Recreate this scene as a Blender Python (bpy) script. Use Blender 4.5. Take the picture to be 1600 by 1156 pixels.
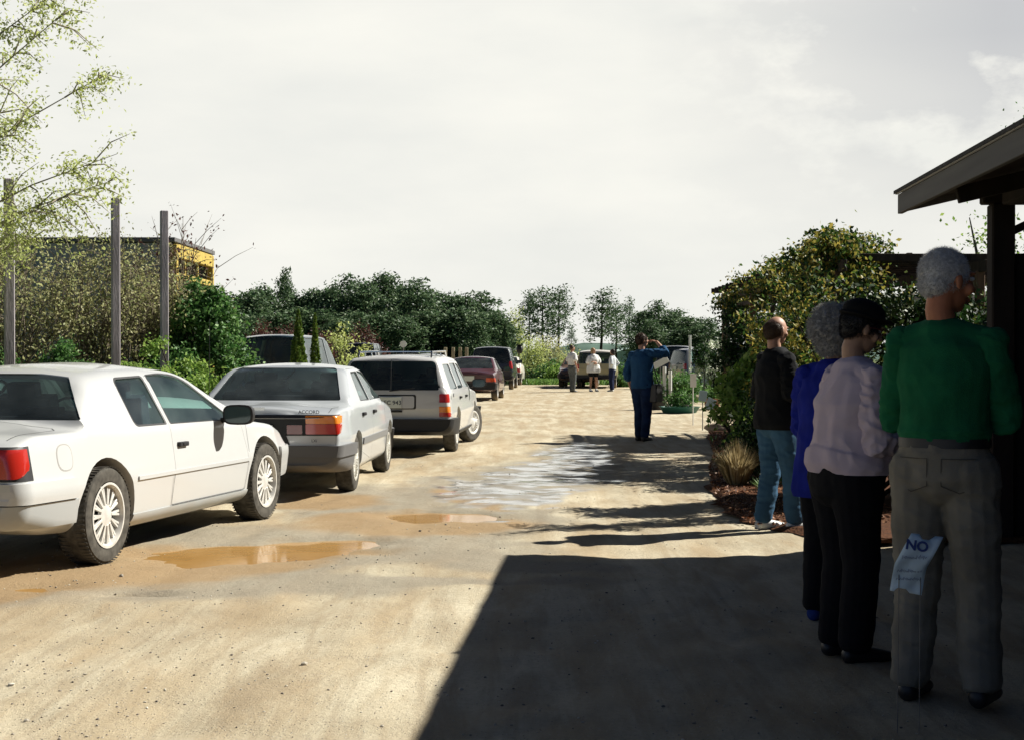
import bpy, bmesh, math, random
import numpy as np
from mathutils import Vector, Matrix, noise as mnoise
R = math.radians
scene = bpy.context.scene
for o in list(bpy.data.objects): bpy.data.objects.remove(o)

# ---------------------------------------------------------------- camera
F = 2340.0; HY = 553.0; CH = 1.45
cam_data = bpy.data.cameras.new("camera"); cam = bpy.data.objects.new("camera", cam_data)
scene.collection.objects.link(cam); scene.camera = cam
cam_data.sensor_width = 36.0; cam_data.lens = 36.0 * F / 1600.0
cam_data.clip_start = 0.05; cam_data.clip_end = 6000
cam.location = (0, 0, CH)
cam.rotation_euler = (R(90) - math.atan((578 - HY) / F), 0, 0)

# ---------------------------------------------------------------- light
SUN = Vector((3.15, 1.23, 2.79)).normalized()
sun_data = bpy.data.lights.new("sun", 'SUN'); sun = bpy.data.objects.new("sun", sun_data)
scene.collection.objects.link(sun)
sun_data.energy = 4.9; sun_data.angle = R(0.55); sun_data.color = (1.0, 0.955, 0.87)
sun.rotation_euler = (-SUN).to_track_quat('-Z', 'Y').to_euler()
world = bpy.data.worlds.new("World"); scene.world = world; world.use_nodes = True
wn = world.node_tree; wn.nodes.clear()
def N(t, ty, **k):
    n = t.nodes.new(ty)
    for a, b in k.items():
        if a.startswith('i_'):
            n.inputs[a[2:].replace('_', ' ')].default_value = b
        else: setattr(n, a, b)
    return n
sky = N(wn, 'ShaderNodeTexSky', sky_type='NISHITA'); sky.sun_disc = False
sky.sun_elevation = math.asin(SUN.z); sky.sun_rotation = math.atan2(SUN.x, SUN.y)
sky.air_density = 0.2; sky.dust_density = 0.05; sky.ozone_density = 1.0
bg = N(wn, 'ShaderNodeBackground'); bg.inputs[1].default_value = 0.05
out = N(wn, 'ShaderNodeOutputWorld')
tc = N(wn, 'ShaderNodeTexCoord'); sep = N(wn, 'ShaderNodeSeparateXYZ')
wn.links.new(tc.outputs['Generated'], sep.inputs[0])
# thin bright cloud veil low over the horizon, breaking up higher
mp = N(wn, 'ShaderNodeMapping'); mp.inputs['Scale'].default_value = (1.0, 1.0, 3.2)
wn.links.new(tc.outputs['Generated'], mp.inputs[0])
cn = N(wn, 'ShaderNodeTexNoise'); cn.inputs['Scale'].default_value = 4.2; cn.inputs['Detail'].default_value = 7; cn.inputs['Roughness'].default_value = 0.55
wn.links.new(mp.outputs[0], cn.inputs['Vector'])
veil = N(wn, 'ShaderNodeMapRange'); veil.inputs['From Min'].default_value = 0.235; veil.inputs['From Max'].default_value = 0.32
veil.inputs['To Min'].default_value = 1.0; veil.inputs['To Max'].default_value = 0.0
wn.links.new(sep.outputs[2], veil.inputs['Value'])
cl = N(wn, 'ShaderNodeMapRange'); cl.inputs['From Min'].default_value = 0.50; cl.inputs['From Max'].default_value = 0.64
wn.links.new(cn.outputs['Fac'], cl.inputs['Value'])
clm = N(wn, 'ShaderNodeMath', operation='MULTIPLY'); clm.inputs[1].default_value = 0.03
wn.links.new(cl.outputs[0], clm.inputs[0])
mx = N(wn, 'ShaderNodeMath', operation='MAXIMUM')
# the veil lies ahead and to the right; behind the photographer the sky is clear blue
dirv = N(wn, 'ShaderNodeMapRange'); dirv.inputs['From Min'].default_value = -0.15; dirv.inputs['From Max'].default_value = 0.45
wn.links.new(sep.outputs[1], dirv.inputs['Value'])
vd = N(wn, 'ShaderNodeMath', operation='MULTIPLY'); wn.links.new(veil.outputs[0], vd.inputs[0]); wn.links.new(dirv.outputs[0], vd.inputs[1])
wn.links.new(vd.outputs[0], mx.inputs[0]); wn.links.new(clm.outputs[0], mx.inputs[1])
# colour of the veil: slight cream/grey variation
cr = N(wn, 'ShaderNodeValToRGB'); cr.color_ramp.elements[0].position = 0.36; cr.color_ramp.elements[1].position = 0.66
cr.color_ramp.elements[0].color = (8.9, 8.95, 8.5, 1); cr.color_ramp.elements[1].color = (10.0, 9.9, 9.2, 1)
wn.links.new(cn.outputs['Fac'], cr.inputs[0])
# greyer sky with white puffs up to the right
gx_ = N(wn, 'ShaderNodeMapRange'); gx_.inputs['From Min'].default_value = 0.08; gx_.inputs['From Max'].default_value = 0.30; wn.links.new(sep.outputs[0], gx_.inputs['Value'])
gz_ = N(wn, 'ShaderNodeMapRange'); gz_.inputs['From Min'].default_value = 0.05; gz_.inputs['From Max'].default_value = 0.20; wn.links.new(sep.outputs[2], gz_.inputs['Value'])
mp3 = N(wn, 'ShaderNodeMapping'); mp3.inputs['Scale'].default_value = (1.0, 1.0, 1.9); wn.links.new(tc.outputs['Generated'], mp3.inputs[0])
pn = N(wn, 'ShaderNodeTexNoise'); pn.inputs['Scale'].default_value = 9; pn.inputs['Detail'].default_value = 8; pn.inputs['Roughness'].default_value = .6; wn.links.new(mp3.outputs[0], pn.inputs['Vector'])
pr_ = N(wn, 'ShaderNodeMapRange'); pr_.inputs['From Min'].default_value = 0.50; pr_.inputs['From Max'].default_value = 0.62; pr_.inputs['To Min'].default_value = 1; pr_.inputs['To Max'].default_value = 0.0; wn.links.new(pn.outputs['Fac'], pr_.inputs['Value'])
g1 = N(wn, 'ShaderNodeMath', operation='MULTIPLY'); wn.links.new(gx_.outputs[0], g1.inputs[0]); wn.links.new(gz_.outputs[0], g1.inputs[1])
g2 = N(wn, 'ShaderNodeMath', operation='MULTIPLY'); wn.links.new(g1.outputs[0], g2.inputs[0]); wn.links.new(pr_.outputs[0], g2.inputs[1])
gmx = N(wn, 'ShaderNodeMix', data_type='RGBA'); gmx.inputs['B'].default_value = (6.2, 6.3, 6.45, 1); wn.links.new(g2.outputs[0], gmx.inputs['Factor']); wn.links.new(cr.outputs[0], gmx.inputs['A'])
mixc = N(wn, 'ShaderNodeMix', data_type='RGBA')
wn.links.new(mx.outputs[0], mixc.inputs['Factor']); wn.links.new(sky.outputs[0], mixc.inputs['A']); wn.links.new(gmx.outputs['Result'], mixc.inputs['B'])
wn.links.new(mixc.outputs['Result'], bg.inputs[0]); wn.links.new(bg.outputs[0], out.inputs[0])
scene.view_settings.view_transform = 'Standard'; scene.view_settings.look = 'None'
scene.view_settings.exposure = 0.93; scene.view_settings.gamma = 1.0
scene.render.engine = 'CYCLES'
scene.cycles.max_bounces = 6; scene.cycles.diffuse_bounces = 2; scene.cycles.transparent_max_bounces = 12

# ---------------------------------------------------------------- helpers
rng = np.random.default_rng(7); random.seed(7)
COL = scene.collection
def gp(x, y, z=0.0):
    "pixel of a point standing at height z -> world"
    d = (CH - z) * F / (y - HY); return Vector(((x - 800) * d / F, d, z))
def at(x, y, d):
    return Vector(((x - 800) * d / F, d, CH + (HY - y) * d / F))
def new_obj(name, me, parent=None, mat=None, loc=None, rotz=0, label=None, cat=None, group=None, kind=None):
    o = bpy.data.objects.new(name, me); COL.objects.link(o)
    if me is not None and mat is not None:
        me.materials.clear()
        for m in (mat if isinstance(mat, (list, tuple)) else [mat]): me.materials.append(m)
    if parent: o.parent = parent
    if loc is not None: o.location = loc
    if rotz: o.rotation_euler = (0, 0, rotz)
    if label: o['label'] = label
    if cat: o['category'] = cat
    if group: o['group'] = group
    if kind: o['kind'] = kind
    return o
def empty(name, loc=(0, 0, 0), rotz=0, **k):
    return new_obj(name, None, loc=loc, rotz=rotz, **k)
def copy_tree(o, parent=None, first=True):
    c = o.copy(); COL.objects.link(c)
    if parent: c.parent = parent
    for ch in [q for q in bpy.data.objects if q.parent == o]: copy_tree(ch, c)
    return c
def mesh(v, f, smooth=False, angle=None):
    me = bpy.data.meshes.new("m"); me.from_pydata([tuple(map(float, p)) for p in v], [], [tuple(map(int, q)) for q in f]); me.update()
    if smooth:
        me.shade_smooth()
        if angle: me.set_sharp_from_angle(angle=R(angle))
    return me
class MB:
    def __init__(s): s.v = []; s.f = []
    def add(s, v, f):
        k = len(s.v); s.v += [tuple(p) for p in v]; s.f += [tuple(i + k for i in q) for q in f]; return s
    def box(s, c, d, rot=None):
        c = Vector(c); hx, hy, hz = d[0] / 2, d[1] / 2, d[2] / 2
        b = min(hx, hy, hz) * 0.18
        bm = bmesh.new(); bmesh.ops.create_cube(bm, size=1)
        for v in bm.verts: v.co = Vector((v.co.x * d[0], v.co.y * d[1], v.co.z * d[2]))
        bmesh.ops.bevel(bm, geom=bm.edges[:], offset=min(b, 0.012), segments=1, affect='EDGES')
        for v in bm.verts:
            if rot is not None: v.co = rot @ v.co
            v.co += c
        bm.verts.index_update()
        s.add([v.co[:] for v in bm.verts], [[v.index for v in f.verts] for f in bm.faces]); bm.free(); return s
    def bar(s, a, b, w, h, up=(0, 0, 1)):
        a = Vector(a); b = Vector(b); d = b - a; L = d.length; x = d.normalized(); u = Vector(up)
        if abs(x.dot(u)) > .98: u = Vector((0, 1, 0))
        y = u.cross(x).normalized(); z = x.cross(y)
        rot = Matrix((x, y, z)).transposed()
        return s.box((a + b) / 2, (L, w, h), rot)
    def tube(s, pts, rad, n=8, caps=True):
        pts = [Vector(p) for p in pts]; k = len(s.v); m = len(pts)
        if not hasattr(rad, '__len__'): rad = [rad] * m
        prev = None
        for i, p in enumerate(pts):
            t = (pts[min(i + 1, m - 1)] - pts[max(i - 1, 0)]).normalized()
            if prev is None:
                ref = Vector((0, 0, 1)) if abs(t.z) < .9 else Vector((1, 0, 0)); u = t.cross(ref).normalized()
            else: u = (prev - t * prev.dot(t)).normalized()
            prev = u; w = t.cross(u)
            for j in range(n):
                a = 2 * math.pi * j / n; s.v.append(tuple(p + (u * math.cos(a) + w * math.sin(a)) * rad[i]))
        for i in range(m - 1):
            for j in range(n):
                s.f.append((k + i * n + j, k + i * n + (j + 1) % n, k + (i + 1) * n + (j + 1) % n, k + (i + 1) * n + j))
        if caps:
            s.f.append(tuple(k + j for j in range(n))[::-1]); s.f.append(tuple(k + (m - 1) * n + j for j in range(n)))
        return s
    def lathe(s, prof, n=32, axis='z', c=(0, 0, 0)):
        "prof: (r, h) pairs"
        k = len(s.v); m = len(prof); c = Vector(c)
        for r, h in prof:
            for j in range(n):
                a = 2 * math.pi * j / n; x, y = r * math.cos(a), r * math.sin(a)
                p = {'z': (x, y, h), 'y': (x, h, y), 'x': (h, x, y)}[axis]
                s.v.append(tuple(Vector(p) + c))
        for i in range(m - 1):
            for j in range(n):
                q = (k + i * n + j, k + i * n + (j + 1) % n, k + (i + 1) * n + (j + 1) % n, k + (i + 1) * n + j)
                s.f.append(q if axis != 'y' else q[::-1])
        return s
    def ell(s, c, r, n=12, m=8, rot=None):
        k = len(s.v); c = Vector(c)
        for i in range(1, m):
            ph = math.pi * i / m
            for j in range(n):
                a = 2 * math.pi * j / n
                p = Vector((r[0] * math.sin(ph) * math.cos(a), r[1] * math.sin(ph) * math.sin(a), r[2] * math.cos(ph)))
                if rot is not None: p = rot @ p
                s.v.append(tuple(p + c))
        t = Vector((0, 0, r[2])); 
        if rot is not None: t = rot @ t
        s.v.append(tuple(c + t)); s.v.append(tuple(c - t)); T = len(s.v) - 2
        for i in range(m - 2):
            for j in range(n):
                s.f.append((k + i * n + j, k + (i + 1) * n + j, k + (i + 1) * n + (j + 1) % n, k + i * n + (j + 1) % n))
        for j in range(n):
            s.f.append((T, k + j, k + (j + 1) % n)); s.f.append((T + 1, k + (m - 2) * n + (j + 1) % n, k + (m - 2) * n + j))
        return s
    def build(s, name, mat, parent=None, smooth=False, angle=None, **k):
        return new_obj(name, mesh(s.v, s.f, smooth, angle), parent, mat, **k)
    def me(s, smooth=False, angle=None): return mesh(s.v, s.f, smooth, angle)

def modify(me, setup):
    "run modifiers on a mesh and return the evaluated mesh"
    o = bpy.data.objects.new("tmp", me); COL.objects.link(o); extra = setup(o) or []
    dg = bpy.context.evaluated_depsgraph_get(); dg.update()
    r = bpy.data.meshes.new_from_object(o.evaluated_get(dg)); bpy.data.objects.remove(o)
    for e in extra: bpy.data.objects.remove(e)
    return r
def boolean(a, b, op):
    def st(o):
        c = bpy.data.objects.new("cut", b); COL.objects.link(c)
        m = o.modifiers.new("b", 'BOOLEAN'); m.operation = op; m.object = c; m.solver = 'EXACT'
        return [c]
    return modify(a, st)
def remesh(me, vox, smooth=4, sub=False):
    def st(o):
        m = o.modifiers.new("r", 'REMESH'); m.mode = 'VOXEL'; m.voxel_size = vox; m.use_smooth_shade = True
        if smooth:
            s = o.modifiers.new("s", 'SMOOTH'); s.factor = 0.5; s.iterations = smooth
    return modify(me, st)
def fbm(x, y, seed=0, octv=4, sc=1.0):
    "numpy value noise, about -1..1"
    r = np.random.default_rng(seed); tot = np.zeros_like(x, float); amp = 1.0; nrm = 0
    for o in range(octv):
        T = r.random((64, 64)) * 2 - 1; X = x * sc + 17.3 * o; Y = y * sc + 9.1 * o
        xi = np.floor(X).astype(int); yi = np.floor(Y).astype(int); fx = X - xi; fy = Y - yi
        fx = fx * fx * (3 - 2 * fx); fy = fy * fy * (3 - 2 * fy)
        g = lambda a, b: T[a % 64, b % 64]
        v = (g(xi, yi) * (1 - fx) + g(xi + 1, yi) * fx) * (1 - fy) + (g(xi, yi + 1) * (1 - fx) + g(xi + 1, yi + 1) * fx) * fy
        tot += amp * v; nrm += amp; amp *= 0.5; sc *= 2.03
    return tot / nrm * 1.6

# ---------------------------------------------------------------- materials
MC = {}
def mat(name, col, rough=0.6, spec=0.5, metal=0.0, var=0.0, scale=20.0, bump=0.0, bscale=60.0, coat=0.0, emit=None, col2=None, detail=4, alpha=None, dirt=None, stretch=None):
    if name in MC: return MC[name]
    m = bpy.data.materials.new(name); m.use_nodes = True; t = m.node_tree; p = t.nodes['Principled BSDF']
    p.inputs['Roughness'].default_value = rough; p.inputs['Metallic'].default_value = metal
    p.inputs['Specular IOR Level'].default_value = spec; p.inputs['Coat Weight'].default_value = coat; p.inputs['Coat Roughness'].default_value = 0.06
    c = (*col, 1); p.inputs['Base Color'].default_value = c
    tcn = N(t, 'ShaderNodeTexCoord'); src = tcn.outputs['Object']
    if stretch:
        mpn = N(t, 'ShaderNodeMapping'); mpn.inputs['Scale'].default_value = stretch; t.links.new(src, mpn.inputs[0]); src = mpn.outputs[0]
    if var or col2:
        n = N(t, 'ShaderNodeTexNoise'); n.inputs['Scale'].default_value = scale; n.inputs['Detail'].default_value = detail
        t.links.new(src, n.inputs['Vector'])
        r = N(t, 'ShaderNodeValToRGB'); e = r.color_ramp.elements; e[0].position = .35; e[1].position = .65
        if col2: e[0].color = c; e[1].color = (*col2, 1)
        else:
            e[0].color = tuple(x * (1 - var) for x in col) + (1,); e[1].color = tuple(min(1, x * (1 + var)) for x in col) + (1,)
        t.links.new(n.outputs['Fac'], r.inputs[0]); last = r.outputs[0]
        t.links.new(last, p.inputs['Base Color'])
        rr = N(t, 'ShaderNodeMapRange'); rr.inputs['To Min'].default_value = max(0, rough - .06); rr.inputs['To Max'].default_value = min(1, rough + .06)
        t.links.new(n.outputs['Fac'], rr.inputs['Value']); t.links.new(rr.outputs[0], p.inputs['Roughness'])
    if dirt:     # road dust thrown up on the lower body: its own stain
        sp = N(t, 'ShaderNodeSeparateXYZ'); t.links.new(tcn.outputs['Object'], sp.inputs[0])
        dn = N(t, 'ShaderNodeTexNoise'); dn.inputs['Scale'].default_value = 3.0; dn.inputs['Detail'].default_value = 6; t.links.new(tcn.outputs['Object'], dn.inputs['Vector'])
        ad = N(t, 'ShaderNodeMath', operation='MULTIPLY_ADD'); ad.inputs[1].default_value = 0.35; t.links.new(dn.outputs['Fac'], ad.inputs[0]); t.links.new(sp.outputs[2], ad.inputs[2])
        dr = N(t, 'ShaderNodeMapRange'); dr.inputs['From Min'].default_value = dirt + .18; dr.inputs['From Max'].default_value = dirt + .45
        dr.inputs['To Min'].default_value = 0.75; dr.inputs['To Max'].default_value = 0.0; t.links.new(ad.outputs[0], dr.inputs['Value'])
        mxn = N(t, 'ShaderNodeMix', data_type='RGBA'); mxn.inputs['B'].default_value = (0.33, 0.25, 0.15, 1)
        if var or col2: t.links.new(last, mxn.inputs['A'])
        else: mxn.inputs['A'].default_value = c
        t.links.new(dr.outputs[0], mxn.inputs['Factor']); t.links.new(mxn.outputs['Result'], p.inputs['Base Color'])
        iv = N(t, 'ShaderNodeMath', operation='MULTIPLY_ADD'); iv.inputs[1].default_value = -coat; iv.inputs[2].default_value = coat
        t.links.new(dr.outputs[0], iv.inputs[0]); t.links.new(iv.outputs[0], p.inputs['Coat Weight'])
    if bump:
        b = N(t, 'ShaderNodeBump'); b.inputs['Strength'].default_value = bump; b.inputs['Distance'].default_value = 0.02
        n2 = N(t, 'ShaderNodeTexNoise'); n2.inputs['Scale'].default_value = bscale; n2.inputs['Detail'].default_value = 6
        t.links.new(src, n2.inputs['Vector']); t.links.new(n2.outputs['Fac'], b.inputs['Height']); t.links.new(b.outputs[0], p.inputs['Normal'])
    if emit: p.inputs['Emission Color'].default_value = (*emit[:3], 1); p.inputs['Emission Strength'].default_value = emit[3]
    MC[name] = m; return m
def leafmat(name, cols, trans=0.35, rough=0.55):
    if name in MC: return MC[name]
    m = bpy.data.materials.new(name); m.use_nodes = True; t = m.node_tree; p = t.nodes['Principled BSDF']; o = t.nodes['Material Output']
    g = N(t, 'ShaderNodeNewGeometry'); r = N(t, 'ShaderNodeValToRGB'); r.color_ramp.interpolation = 'LINEAR'
    e = r.color_ramp.elements
    while len(e) < len(cols): e.new(0.5)
    for i, c in enumerate(cols): e[i].position = i / (len(cols) - 1); e[i].color = (*c, 1)
    t.links.new(g.outputs['Random Per Island'], r.inputs[0]); t.links.new(r.outputs[0], p.inputs['Base Color'])
    p.inputs['Roughness'].default_value = rough; p.inputs['Specular IOR Level'].default_value = 0.35
    tr = N(t, 'ShaderNodeBsdfTranslucent'); t.links.new(r.outputs[0], tr.inputs[0])
    mxs = N(t, 'ShaderNodeMixShader'); mxs.inputs[0].default_value = trans
    t.links.new(p.outputs[0], mxs.inputs[1]); t.links.new(tr.outputs[0], mxs.inputs[2]); t.links.new(mxs.outputs[0], o.inputs[0])
    MC[name] = m; return m
def glassmat(name, tint, refl=1.0):
    if name in MC: return MC[name]
    m = bpy.data.materials.new(name); m.use_nodes = True; t = m.node_tree; t.nodes.remove(t.nodes['Principled BSDF']); o = t.nodes['Material Output']
    a = N(t, 'ShaderNodeBsdfTransparent'); a.inputs[0].default_value = (*tint, 1)
    b = N(t, 'ShaderNodeBsdfGlossy'); b.inputs['Roughness'].default_value = 0.015; b.inputs[0].default_value = (0.95, 1, 1, 1)
    f = N(t, 'ShaderNodeFresnel'); f.inputs[0].default_value = 1.5
    k = N(t, 'ShaderNodeMath', operation='MULTIPLY'); k.inputs[1].default_value = refl; k.use_clamp = True
    t.links.new(f.outputs[0], k.inputs[0])
    x = N(t, 'ShaderNodeMixShader'); t.links.new(k.outputs[0], x.inputs[0]); t.links.new(a.outputs[0], x.inputs[1]); t.links.new(b.outputs[0], x.inputs[2])
    df = N(t, 'ShaderNodeBsdfDiffuse'); df.inputs[0].default_value = (.42, .50, .50, 1)   # pale teal layer painting the sky's reflection onto the pane
    dn = N(t, 'ShaderNodeTexNoise'); dn.inputs['Scale'].default_value = 3; dn.inputs['Detail'].default_value = 5; dtc = N(t, 'ShaderNodeTexCoord'); t.links.new(dtc.outputs['Object'], dn.inputs['Vector'])
    dr = N(t, 'ShaderNodeMapRange'); dr.inputs['To Min'].default_value = .02; dr.inputs['To Max'].default_value = .085; dr.inputs['From Min'].default_value = .3; dr.inputs['From Max'].default_value = .7; t.links.new(dn.outputs['Fac'], dr.inputs['Value'])
    y = N(t, 'ShaderNodeMixShader'); t.links.new(dr.outputs[0], y.inputs[0]); t.links.new(x.outputs[0], y.inputs[1]); t.links.new(df.outputs[0], y.inputs[2])
    t.links.new(y.outputs[0], o.inputs[0]); MC[name] = m; return m
def textmesh(s, size, extrude=0.002, bold=0.0):
    c = bpy.data.curves.new("t", 'FONT'); c.body = s; c.size = size; c.extrude = extrude; c.offset = bold; c.align_x = 'CENTER'; c.align_y = 'CENTER'
    o = bpy.data.objects.new("t", c); COL.objects.link(o); dg = bpy.context.evaluated_depsgraph_get(); dg.update()
    me = bpy.data.meshes.new_from_object(o.evaluated_get(dg)); bpy.data.objects.remove(o); return me
# ---------------------------------------------------------------- ground
def smooth01(t): t = np.clip(t, 0, 1); return t * t * (3 - 2 * t)
def gz(x, y):
    x = np.asarray(x, float); y = np.asarray(y, float)
    return -0.62 * smooth01((y - 66) / 40)
PUD = [(-1.95, 11.05, 0.88, 0.62, .055, 0.25), (-1.4, 11.55, 0.48, 0.34, .045, 0.1), (-0.72, 13.45, 0.52, 0.50, .05, 0.0), (-0.45, 13.2, 0.3, 0.3, .035, 0), (-3.35, 9.0, 0.75, .34, .035, 0.6), (-2.25, 9.02, .25, .10, .035, 0)]
def ground_h(x, y):
    h = gz(x, y)
    near = np.clip(1 - (y - 30) / 30, 0, 1)
    h = h + near * (0.017 * fbm(x, y, 3, 4, 0.9) + 0.007 * fbm(x * 1.8, y, 5, 3, 2.2) + 0.0045 * fbm(x, y, 6, 2, 6.0))
    # tyre ruts curving along the lane
    for x0, w, dp in ((-1.15, .16, .012), (0.35, .16, .010), (-2.15, .13, .010), (1.25, .14, .007), (-.35, .12, .008)):
        cx = x0 + 0.055 * (y - 8) + 0.25 * np.sin(y * 0.11 + x0)
        h = h - near * dp * np.exp(-((x - cx) / w) ** 2) * (0.7 + 0.6 * fbm(x, y, 11, 2, 1.2))
    for px, py, a, b, dp, rot in PUD:
        u = (x - px) * math.cos(rot) + (y - py) * math.sin(rot); v = -(x - px) * math.sin(rot) + (y - py) * math.cos(rot)
        r = np.sqrt((u / a) ** 2 + (v / b) ** 2) + 0.16 * fbm(x, y, 21, 3, 3.0)
        h = h - dp * smooth01((1.25 - r) / 0.7)
    return h
def axis_pts(segs):
    o = []
    for a, b, s in segs:
        n = max(1, int(round((b - a) / s))); o += [a + (b - a) * i / n for i in range(n)]
    o.append(segs[-1][1]); return np.array(o)
gx = axis_pts([(-1500, -200, 130), (-200, -40, 10), (-40, -8, 1.0), (-8, 4.2, .06), (4.2, 12, .3), (12, 60, 3), (60, 200, 20), (200, 1500, 130)])
gy = axis_pts([(-60, 0, 5), (0, 4, .3), (4, 22, .055), (22, 40, .16), (40, 80, .8), (80, 140, 3), (140, 400, 20), (400, 3000, 200)])
GX, GY = np.meshgrid(gx, gy); GZ = ground_h(GX, GY)
nv = GX.size; me = bpy.data.meshes.new("ground")
me.vertices.add(nv); me.vertices.foreach_set('co', np.stack([GX, GY, GZ], -1).ravel())
ny, nx = GX.shape; I = np.arange(nv).reshape(ny, nx)
Q = np.stack([I[:-1, :-1], I[:-1, 1:], I[1:, 1:], I[1:, :-1]], -1).reshape(-1, 4)
me.loops.add(Q.size); me.loops.foreach_set('vertex_index', Q.ravel().astype(np.int32))
me.polygons.add(len(Q)); me.polygons.foreach_set('loop_start', (np.arange(len(Q)) * 4).astype(np.int32)); me.polygons.foreach_set('loop_total', np.full(len(Q), 4, np.int32))
me.update(); me.validate(); me.shade_smooth()
def blob(px, py, a, b, rot=0.0, e=.5, ns=1.2, seed=31, na=.45):
    u = (GX - px) * math.cos(rot) + (GY - py) * math.sin(rot); v = -(GX - px) * math.sin(rot) + (GY - py) * math.cos(rot)
    r = np.sqrt((u / a) ** 2 + (v / b) ** 2) + na * fbm(GX, GY, seed, 4, ns)
    return smooth01((1 + e / 2 - r) / e)
# damp grey soil round the puddles, the wet film farther up the lane, mud and grass zones
damp = np.maximum.reduce([blob(-1.6, 11.2, 1.7, 1.5), blob(-.8, 13.3, 1.1, 1.3), blob(-3.2, 9.4, 1.9, 1.0), blob(-1.6, 14.6, 1.0, 1.6),
        blob(0.1, 17.5, .9, 3.4, -.14), blob(.85, 22.0, .55, 3.5, -.08), blob(0.0, 10.3, .7, .35), blob(-2.2, 9.6, 1.7, .5), blob(-.4, 9.6, .9, .25, na=.7)])
def film(px, py, a, b, rot): return blob(px, py, a, b, rot, e=.35, ns=2.4, seed=77, na=.6)
filmv = np.maximum.reduce([film(.05, 16.6, .75, 2.1, -.16), film(.85, 21.0, .42, 3.2, -.10), film(.35, 18.8, .4, 1.3, -.3), film(-.35, 15.2, .35, .6, 0), film(-.42, 13.0, .25, .2, 0), film(.0, 14.2, .14, .2, 0)])
mud = np.maximum.reduce([blob(-2.6, 10.6, 1.4, .9, .4), blob(-1.0, 12.9, .9, .9), blob(-3.3, 9.2, 1.5, .7, .5), blob(-1.9, 14.7, .6, .9), blob(-.45, 15.0, .18, .9, .3)])
edgeL = -4.9 - .02 * GY + 1.1 * fbm(GX, GY, 41, 3, .3)
grass = smooth01((edgeL - GX) / .8)
grass = np.maximum(grass, smooth01((GY - 76 - 3 * fbm(GX, GY, 42, 3, .2)) / 3))
grass = np.maximum(grass, smooth01((GX - 4.0 - .03 * GY - .6 * fbm(GX, GY, 43, 3, .4)) / .8) * (GY > 30))
grass = np.maximum(grass, smooth01((GX - 10 - fbm(GX, GY, 44, 3, .3)) / 2))
lanes = np.zeros_like(GX)
for x0, w in ((-1.3, .22), (-.75, .12), (0.2, .25), (-2.3, .3), (1.1, .2), (-.2, .12), (-1.8, .14), (.65, .1)):
    cx = x0 + 0.055 * (GY - 8) + 0.25 * np.sin(GY * 0.11 + x0)
    lanes = np.maximum(lanes, np.exp(-((GX - cx) / w) ** 2) * np.clip(.62 + .9 * fbm(GX * 2.2, GY, 51, 3, .8), 0, 1))
ca = me.color_attributes.new("zones", 'FLOAT_COLOR', 'POINT')
ca.data.foreach_set('color', np.stack([damp, filmv, mud, grass], -1).ravel().astype(np.float32))
ca2 = me.color_attributes.new("lanes", 'FLOAT_COLOR', 'POINT')
ca2.data.foreach_set('color', np.stack([lanes, lanes, lanes, np.ones_like(lanes)], -1).ravel().astype(np.float32))
gm = bpy.data.materials.new("dirt_lot"); gm.use_nodes = True; t = gm.node_tree; P = t.nodes['Principled BSDF']; L = t.links.new
tco = N(t, 'ShaderNodeTexCoord').outputs['Object']
za = N(t, 'ShaderNodeAttribute'); za.attribute_name = "zones"; zs = N(t, 'ShaderNodeSeparateColor'); L(za.outputs['Color'], zs.inputs[0])
lb = N(t, 'ShaderNodeAttribute'); lb.attribute_name = "lanes"
def noise(scale, det=5, rough=.6, vec=None, dist=0):
    n = N(t, 'ShaderNodeTexNoise'); n.inputs['Scale'].default_value = scale; n.inputs['Detail'].default_value = det; n.inputs['Roughness'].default_value = rough; n.inputs['Distortion'].default_value = dist
    L(vec or tco, n.inputs['Vector']); return n.outputs['Fac']
def ramp(f, stops):
    r = N(t, 'ShaderNodeValToRGB'); e = r.color_ramp.elements
    while len(e) < len(stops): e.new(.5)
    for i, (p, c) in enumerate(stops): e[i].position = p; e[i].color = (*c, 1) if len(c) == 3 else c
    L(f, r.inputs[0]); return r.outputs[0]
def mixn(f, a, b, bt='MIX'):
    m = N(t, 'ShaderNodeMix', data_type='RGBA', blend_type=bt)
    for s, v in (('Factor', f), ('A', a), ('B', b)):
        if hasattr(v, 'is_linked'): L(v, m.inputs[s])
        elif isinstance(v, (int, float)): m.inputs[s].default_value = v
        else: m.inputs[s].default_value = (*v, 1)
    return m.outputs['Result']
def mathn(op, a, b=None, clamp=False):
    m = N(t, 'ShaderNodeMath', operation=op); m.use_clamp = clamp
    for i, v in enumerate((a, b)):
        if v is None: continue
        if hasattr(v, 'is_linked'): L(v, m.inputs[i])
        else: m.inputs[i].default_value = v
    return m.outputs[0]
mpv = N(t, 'ShaderNodeMapping'); mpv.inputs['Scale'].default_value = (2.6, .5, 1); mpv.inputs['Rotation'].default_value = (0, 0, R(12)); L(tco, mpv.inputs[0])
mpv2 = N(t, 'ShaderNodeMapping'); mpv2.inputs['Scale'].default_value = (.8, 1.1, 1); mpv2.inputs['Rotation'].default_value = (0, 0, R(25)); L(tco, mpv2.inputs[0])
streak = noise(1.3, 6, .62, mpv.outputs[0], .4)
mpw = N(t, 'ShaderNodeMapping'); mpw.inputs['Scale'].default_value = (9, .55, 1); mpw.inputs['Rotation'].default_value = (0, 0, R(15)); L(tco, mpw.inputs[0])
scuff = noise(1.0, 5, .65, mpw.outputs[0], .8)
broad = noise(.55, 4, .55)
fine = noise(30, 6, .7)
grit = noise(115, 3, .75)
base = ramp(broad, [(.32, (.40, .35, .245)), (.68, (.61, .555, .41))])
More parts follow.
